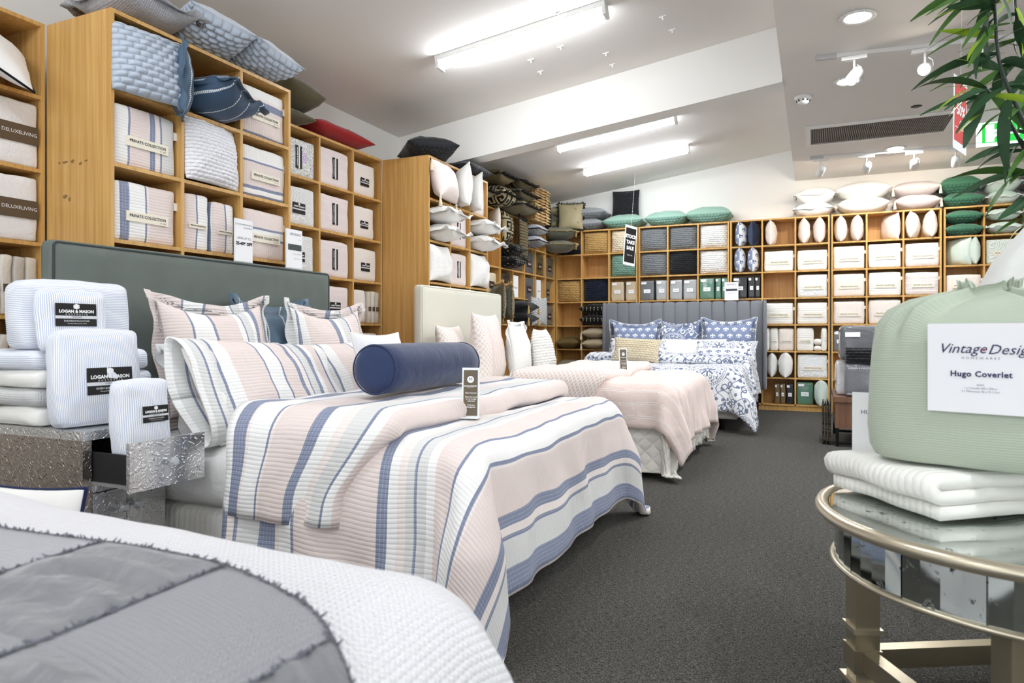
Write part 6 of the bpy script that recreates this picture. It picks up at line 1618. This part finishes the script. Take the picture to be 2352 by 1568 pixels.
for yy in (ty0+0.03, ty0+0.95): MB().box(tx0+0.03, tx1-0.04, yy-0.012, yy+0.012, 0.02, 0.045).obj('rail', BLACKM, t)
g = 'dark bedding on the walnut table'
FCH = film('film_charcoal', (92,93,98)); FCL = film('film_slate_grey', (112,114,120)); 
def dk(label, x, y, z, s, m_, seed, lab=None):
    o = thing('bedding_pack', label, 'bedding pack', (tx0+x+s[0]/2, ty0+y+s[2]/2, zt2+z+s[1]/2+0.002), (0,0,0), g)
    link('wrapped_cloth', pack_me(s[0], s[1], s[2], m_, seed, 0.03, 9, 0.008, 0.006), o)
    if lab == 'w': MB().box(-s[0]/2+0.04, -s[0]/2+0.17, -s[2]/2-0.014, -s[2]/2-0.008, s[1]*0.18, s[1]*0.32).obj('label', PAPER, o)
    if lab == 'l':
        text('LOGAN & MASON', 0.024, WINK, o, (0, -s[2]/2-0.012, s[1]*0.38)); MB().box(-s[0]/2+0.015, s[0]/2-0.015, -s[2]/2-0.0105, -s[2]/2-0.0085, -s[1]*0.42, -s[1]*0.40).obj('seam', plain('seam_white', (210,210,214), 0.4), o)
dk('grey wrapped sheet set at front left of the walnut table', 0.09, 0.03, 0, (0.24,0.31,0.16), FCL, 1, 'l'); dk('grey wrapped sheet set at front right of the walnut table', 0.35, 0.03, 0, (0.24,0.31,0.16), FCL, 2, 'l')
dk('grey wrapped sheet set next to the sage bag on walnut table', 0.61, 0.03, 0, (0.24,0.31,0.16), FCL, 9, 'l')
dk('large clear-wrapped quilt lying behind the grey sheet sets', 0.02, 0.22, 0, (0.85,0.33,0.55), film('film_clear_white', (214,214,216)), 3)
dk('thick charcoal wrapped quilt on top of the stack', 0.05, 0.10, 0.345, (0.82,0.33,0.5), FCH, 4, 'w')
o = cushion('black knitted roll lying across the grey sheet sets', (tx0+0.44, ty0+0.055, zt2+0.395), (0.70,0.15,0.15), K_BLACK, (0,0,0), seed=5, pinch=0.0, group=g, cat='throw blanket', name='knitted_throw')
# glossy black packs leaning on the side
for k in range(3):
    o = tag(link('flat_pack', pack_me(0.02, 0.42, 0.26, jacquard('flat_pack_print', (22,22,24), (120,104,70), 16, 0.25, 0.2, 0.6), k, 0.006, 5, 0.001, 0.001), None, (tx0-0.045-0.028*k, ty0+0.20+0.02*k, 0.212), (0,0,0)), ('inner','middle','outer')[k]+' flat black pack leaning on the walnut table side', 'bedding pack', 'flat black packs')
# ---------------------------------------------------------------- exit sign and hanging sale sign
p = at_z(2305, 250, ZF)
GRN = emit('exit_green', (40,190,70), 1.0); EWH = emit('exit_white', (244,255,246), 1.2)
ey = p.y; a = at_y(2243, 310, ey); b = at_y(2372, 305, ey); zt3 = at_y(2300, 278, ey).z; zb3 = at_y(2300, 332, ey).z
o = thing('exit_sign', 'green and white illuminated exit sign with running figure', 'exit sign')
MB().box(a.x, b.x, ey-0.01, ey+0.05, zt3, ZF-0.005).obj('housing', WPLAS, o)
pl = MB().box(a.x, b.x, ey-0.002, ey+0.03, zb3, zt3).obj('lit_panel', EWH, o)
W_ = b.x-a.x; H_ = zt3-zb3; f = ey-0.004
MB().box(a.x+W_*0.10, b.x-W_*0.02, f, f+0.002, zb3+H_*0.12, zt3-H_*0.06).obj('green_field', GRN, pl)
m = MB(); cx_ = a.x+W_*0.38; cz_ = zb3+H_*0.5
m.box(a.x+W_*0.16, a.x+W_*0.32, f-0.002, f, zb3+H_*0.16, zt3-H_*0.1); m.lathe2(Vector((cx_+0.03, f-0.001, cz_+H_*0.28)), H_*0.10)
for (q0, q1) in (((0.02,0.2),(-0.02,-0.05)),((-0.02,-0.05),(0.07,-0.12)),((0.07,-0.12),(0.05,-0.32)),((-0.02,-0.05),(-0.10,-0.2)),((-0.10,-0.2),(-0.17,-0.2)),((0.02,0.16),(0.12,0.05)),((0.02,0.16),(-0.08,0.08))):
    A = Vector((cx_+q0[0]*H_*2, 0, cz_+q0[1]*H_)); B = Vector((cx_+q1[0]*H_*2, 0, cz_+q1[1]*H_)); nn = Vector((-(B-A).z, 0, (B-A).x)).normalized()*H_*0.05
    m.quad(*[Vector((v_.x, f-0.001, v_.z)) for v_ in (A-nn, B-nn, B+nn, A+nn)])
A = Vector((a.x+W_*0.58, 0, cz_)); m.box(A.x, A.x+W_*0.16, f-0.002, f, cz_-H_*0.07, cz_+H_*0.07); i = len(m.v); m.v += [(A.x+W_*0.14, f-0.001, cz_-H_*0.22), (A.x+W_*0.26, f-0.001, cz_), (A.x+W_*0.14, f-0.001, cz_+H_*0.22)]; m.f.append((i,i+1,i+2))
tag(m.obj('running_figure_and_arrow', EWH, pl), kind='stuff')
p = at_y(2205, 265, 4.6)
o = thing('sale_sign', 'red and white half-price sale sign hanging on a string', 'sign', (p.x, 4.6, p.z), (0.0,0.05,1.12))
REDP = plain('sale_red', (212,52,44), 0.6); hs = 0.21
MB().box(-0.11, 0.11, -0.0015, 0.0015, -hs, hs).obj('card', PAPER, o)
c = MB().box(-0.095, 0.095, -0.003, -0.0015, -hs+0.05, hs-0.03).obj('red_print', REDP, o)
text('50%', 0.085, WINK, c, (0,-0.0045,0.02), bold=0.003); text('OFF', 0.045, WINK, c, (0.02,-0.0045,-0.05), bold=0.001); text('SALE', 0.03, WINK, c, (0,-0.0045,0.12))
MB().box(-0.09, 0.09, -0.0045, -0.003, -0.085, -0.08).obj('rule', WINK, c)
MB().tube([(0,0,hs),(0,0,ZF-p.z-0.005)], 0.001, 4).obj('string', WPLAS, o)
# ---------------------------------------------------------------- artificial bamboo at the right edge
LEAF1 = plain('leaf_dark', (52,84,56), 0.5, spec=0.4); LEAF2 = plain('leaf_mid', (74,112,50), 0.5, spec=0.4); LEAF3 = plain('leaf_lime', (150,182,44), 0.5, spec=0.4); STEM = plain('bamboo_stem', (58,66,62), 0.5)
pt_ = Vector((1.40, 3.52, 0))
t = thing('bamboo_plant', 'artificial bamboo plant with long green leaves at the right edge', 'plant', pt_)
MB().lathe([(0.0,0.0),(0.13,0.0),(0.16,0.32),(0.17,0.34),(0.15,0.34),(0.0,0.31)], 28).obj('pot', plain('pot_grey', (96,96,98), 0.6), t, True)
def leaf_me(m_, L, W_, droop):
    V_, F_ = [], []; n_ = 8
    for i in range(n_+1):
        f = i/n_; wd = W_*math.sin(PI*min(1, f*0.92+0.05))**0.75*(1-0.25*f); z_ = 0.15*L*math.sin(f*PI*0.5)*0.6-droop*L*f*f
        for s, dz in ((-1,0.12),(0,0),(1,0.12)): V_.append((f*L, s*wd, z_+dz*wd))
    for i in range(n_):
        for k in range(2): a_ = 3*i+k; F_.append((a_, a_+3, a_+4, a_+1))
    me = mesh('leaf', V_, F_, m_, None, True); return me
LM = [leaf_me(LEAF1,0.17,0.0135,0.35), leaf_me(LEAF1,0.14,0.0145,0.6), leaf_me(LEAF2,0.17,0.0125,0.3), leaf_me(LEAF3,0.15,0.013,0.25), leaf_me(LEAF1,0.12,0.0155,0.1)]
rnd = random.Random(12)
stems = []
def world(u, v, d): d *= 1.8; r = ray(u, v); return Vector((r[0]*d, r[1]*d, CAM_H+r[2]*d)) - pt_
for k, pts in enumerate(([(2480,900,1.55),(2450,560,1.5),(2372,330,1.45),(2300,160,1.42),(2285,25,1.4),(2280,-60,1.4)], [(2490,900,1.6),(2470,420,1.55),(2380,220,1.5),(2340,90,1.5),(2330,-50,1.5)],
                          [(2500,900,1.65),(2470,600,1.6),(2400,440,1.55),(2330,300,1.5),(2290,235,1.45),(2262,200,1.42)])):
    P_ = [Vector((rnd.uniform(-.04,.04), rnd.uniform(-.04,.04), 0.3))]+[world(*q) for q in pts]
    Q_ = []
    for i in range(len(P_)-1):
        for j in range(8):
            f = j/8; a_, b_ = P_[i], P_[i+1]; p0 = P_[max(0,i-1)]; p3 = P_[min(len(P_)-1,i+2)]
            Q_.append(0.5*((2*a_)+(b_-p0)*f+(2*p0-5*a_+4*b_-p3)*f*f+(3*a_-p0-3*b_+p3)*f**3))
    MB().tube(Q_, [0.010-0.005*i/len(Q_) for i in range(len(Q_))], 6).obj('stem', STEM, t, True); stems.append(Q_)
def put_leaf(p, dirv, k, s):
    d = dirv.normalized(); q = d.to_track_quat('X', 'Z'); o_ = link('leaf', LM[k], t, p); o_.rotation_mode = 'QUATERNION'; o_.rotation_quaternion = q @ Euler((rnd.uniform(-0.9,0.9),0,0)).to_quaternion(); o_.scale = (s,s,s)
left = Vector((-CS, -SN, 0)); back = Vector((-SN, CS, 0))
for Q_ in stems:
    n_ = len(Q_)
    for i in range(10, n_):
        if Q_[i].z + pt_.z < 1.55: continue
        pw_ = Q_[i]+pt_; dd_ = pw_.y*CS-pw_.x*SN; vv_ = HOR-F_PX*(pw_.z-CAM_H)/dd_
        if 225 < vv_ < 330 and rnd.random() < 0.7: continue
        for c_ in range(2 if rnd.random() < 0.45 else 1):
            d = left*rnd.uniform(-0.9,1.3)+back*rnd.uniform(-0.5,0.5)+Vector((0,0,rnd.uniform(-0.75,0.5)))
            put_leaf(Q_[i], d, rnd.choice((0,0,1,1,2,2,4,4,3)), rnd.uniform(0.6,1.15)*1.75)
# the leaves that reach furthest into the view
for (u0, v0, u1, v1, d, k, s) in ((2262,195,2145,238,1.42,3,1.0),(2262,195,2180,236,1.43,2,0.8),(2310,120,2195,172,1.42,0,1.0),(2255,160,2200,125,1.41,3,0.75),(2255,160,2262,68,1.42,3,0.8),(2290,12,2150,18,1.4,3,1.0),(2290,16,2218,42,1.4,2,0.8),(2300,5,2225,8,1.41,3,0.7),
                                  (2320,330,2232,362,1.46,0,1.0),(2330,340,2290,420,1.48,0,1.0),(2310,255,2234,300,1.44,2,0.9),(2310,70,2265,75,1.44,0,0.7),(2318,78,2240,128,1.44,0,1.0),(2352,500,2282,528,1.5,2,0.9),(2352,495,2262,482,1.5,2,1.0),(2350,520,2315,545,1.5,3,0.6)):
    a_, b_ = world(u0, v0, d), world(u1, v1, d); L = (b_-a_).length; base = (0.17,0.14,0.17,0.15,0.12)[k]
    put_leaf(a_, b_-a_, k, L/base*0.98)
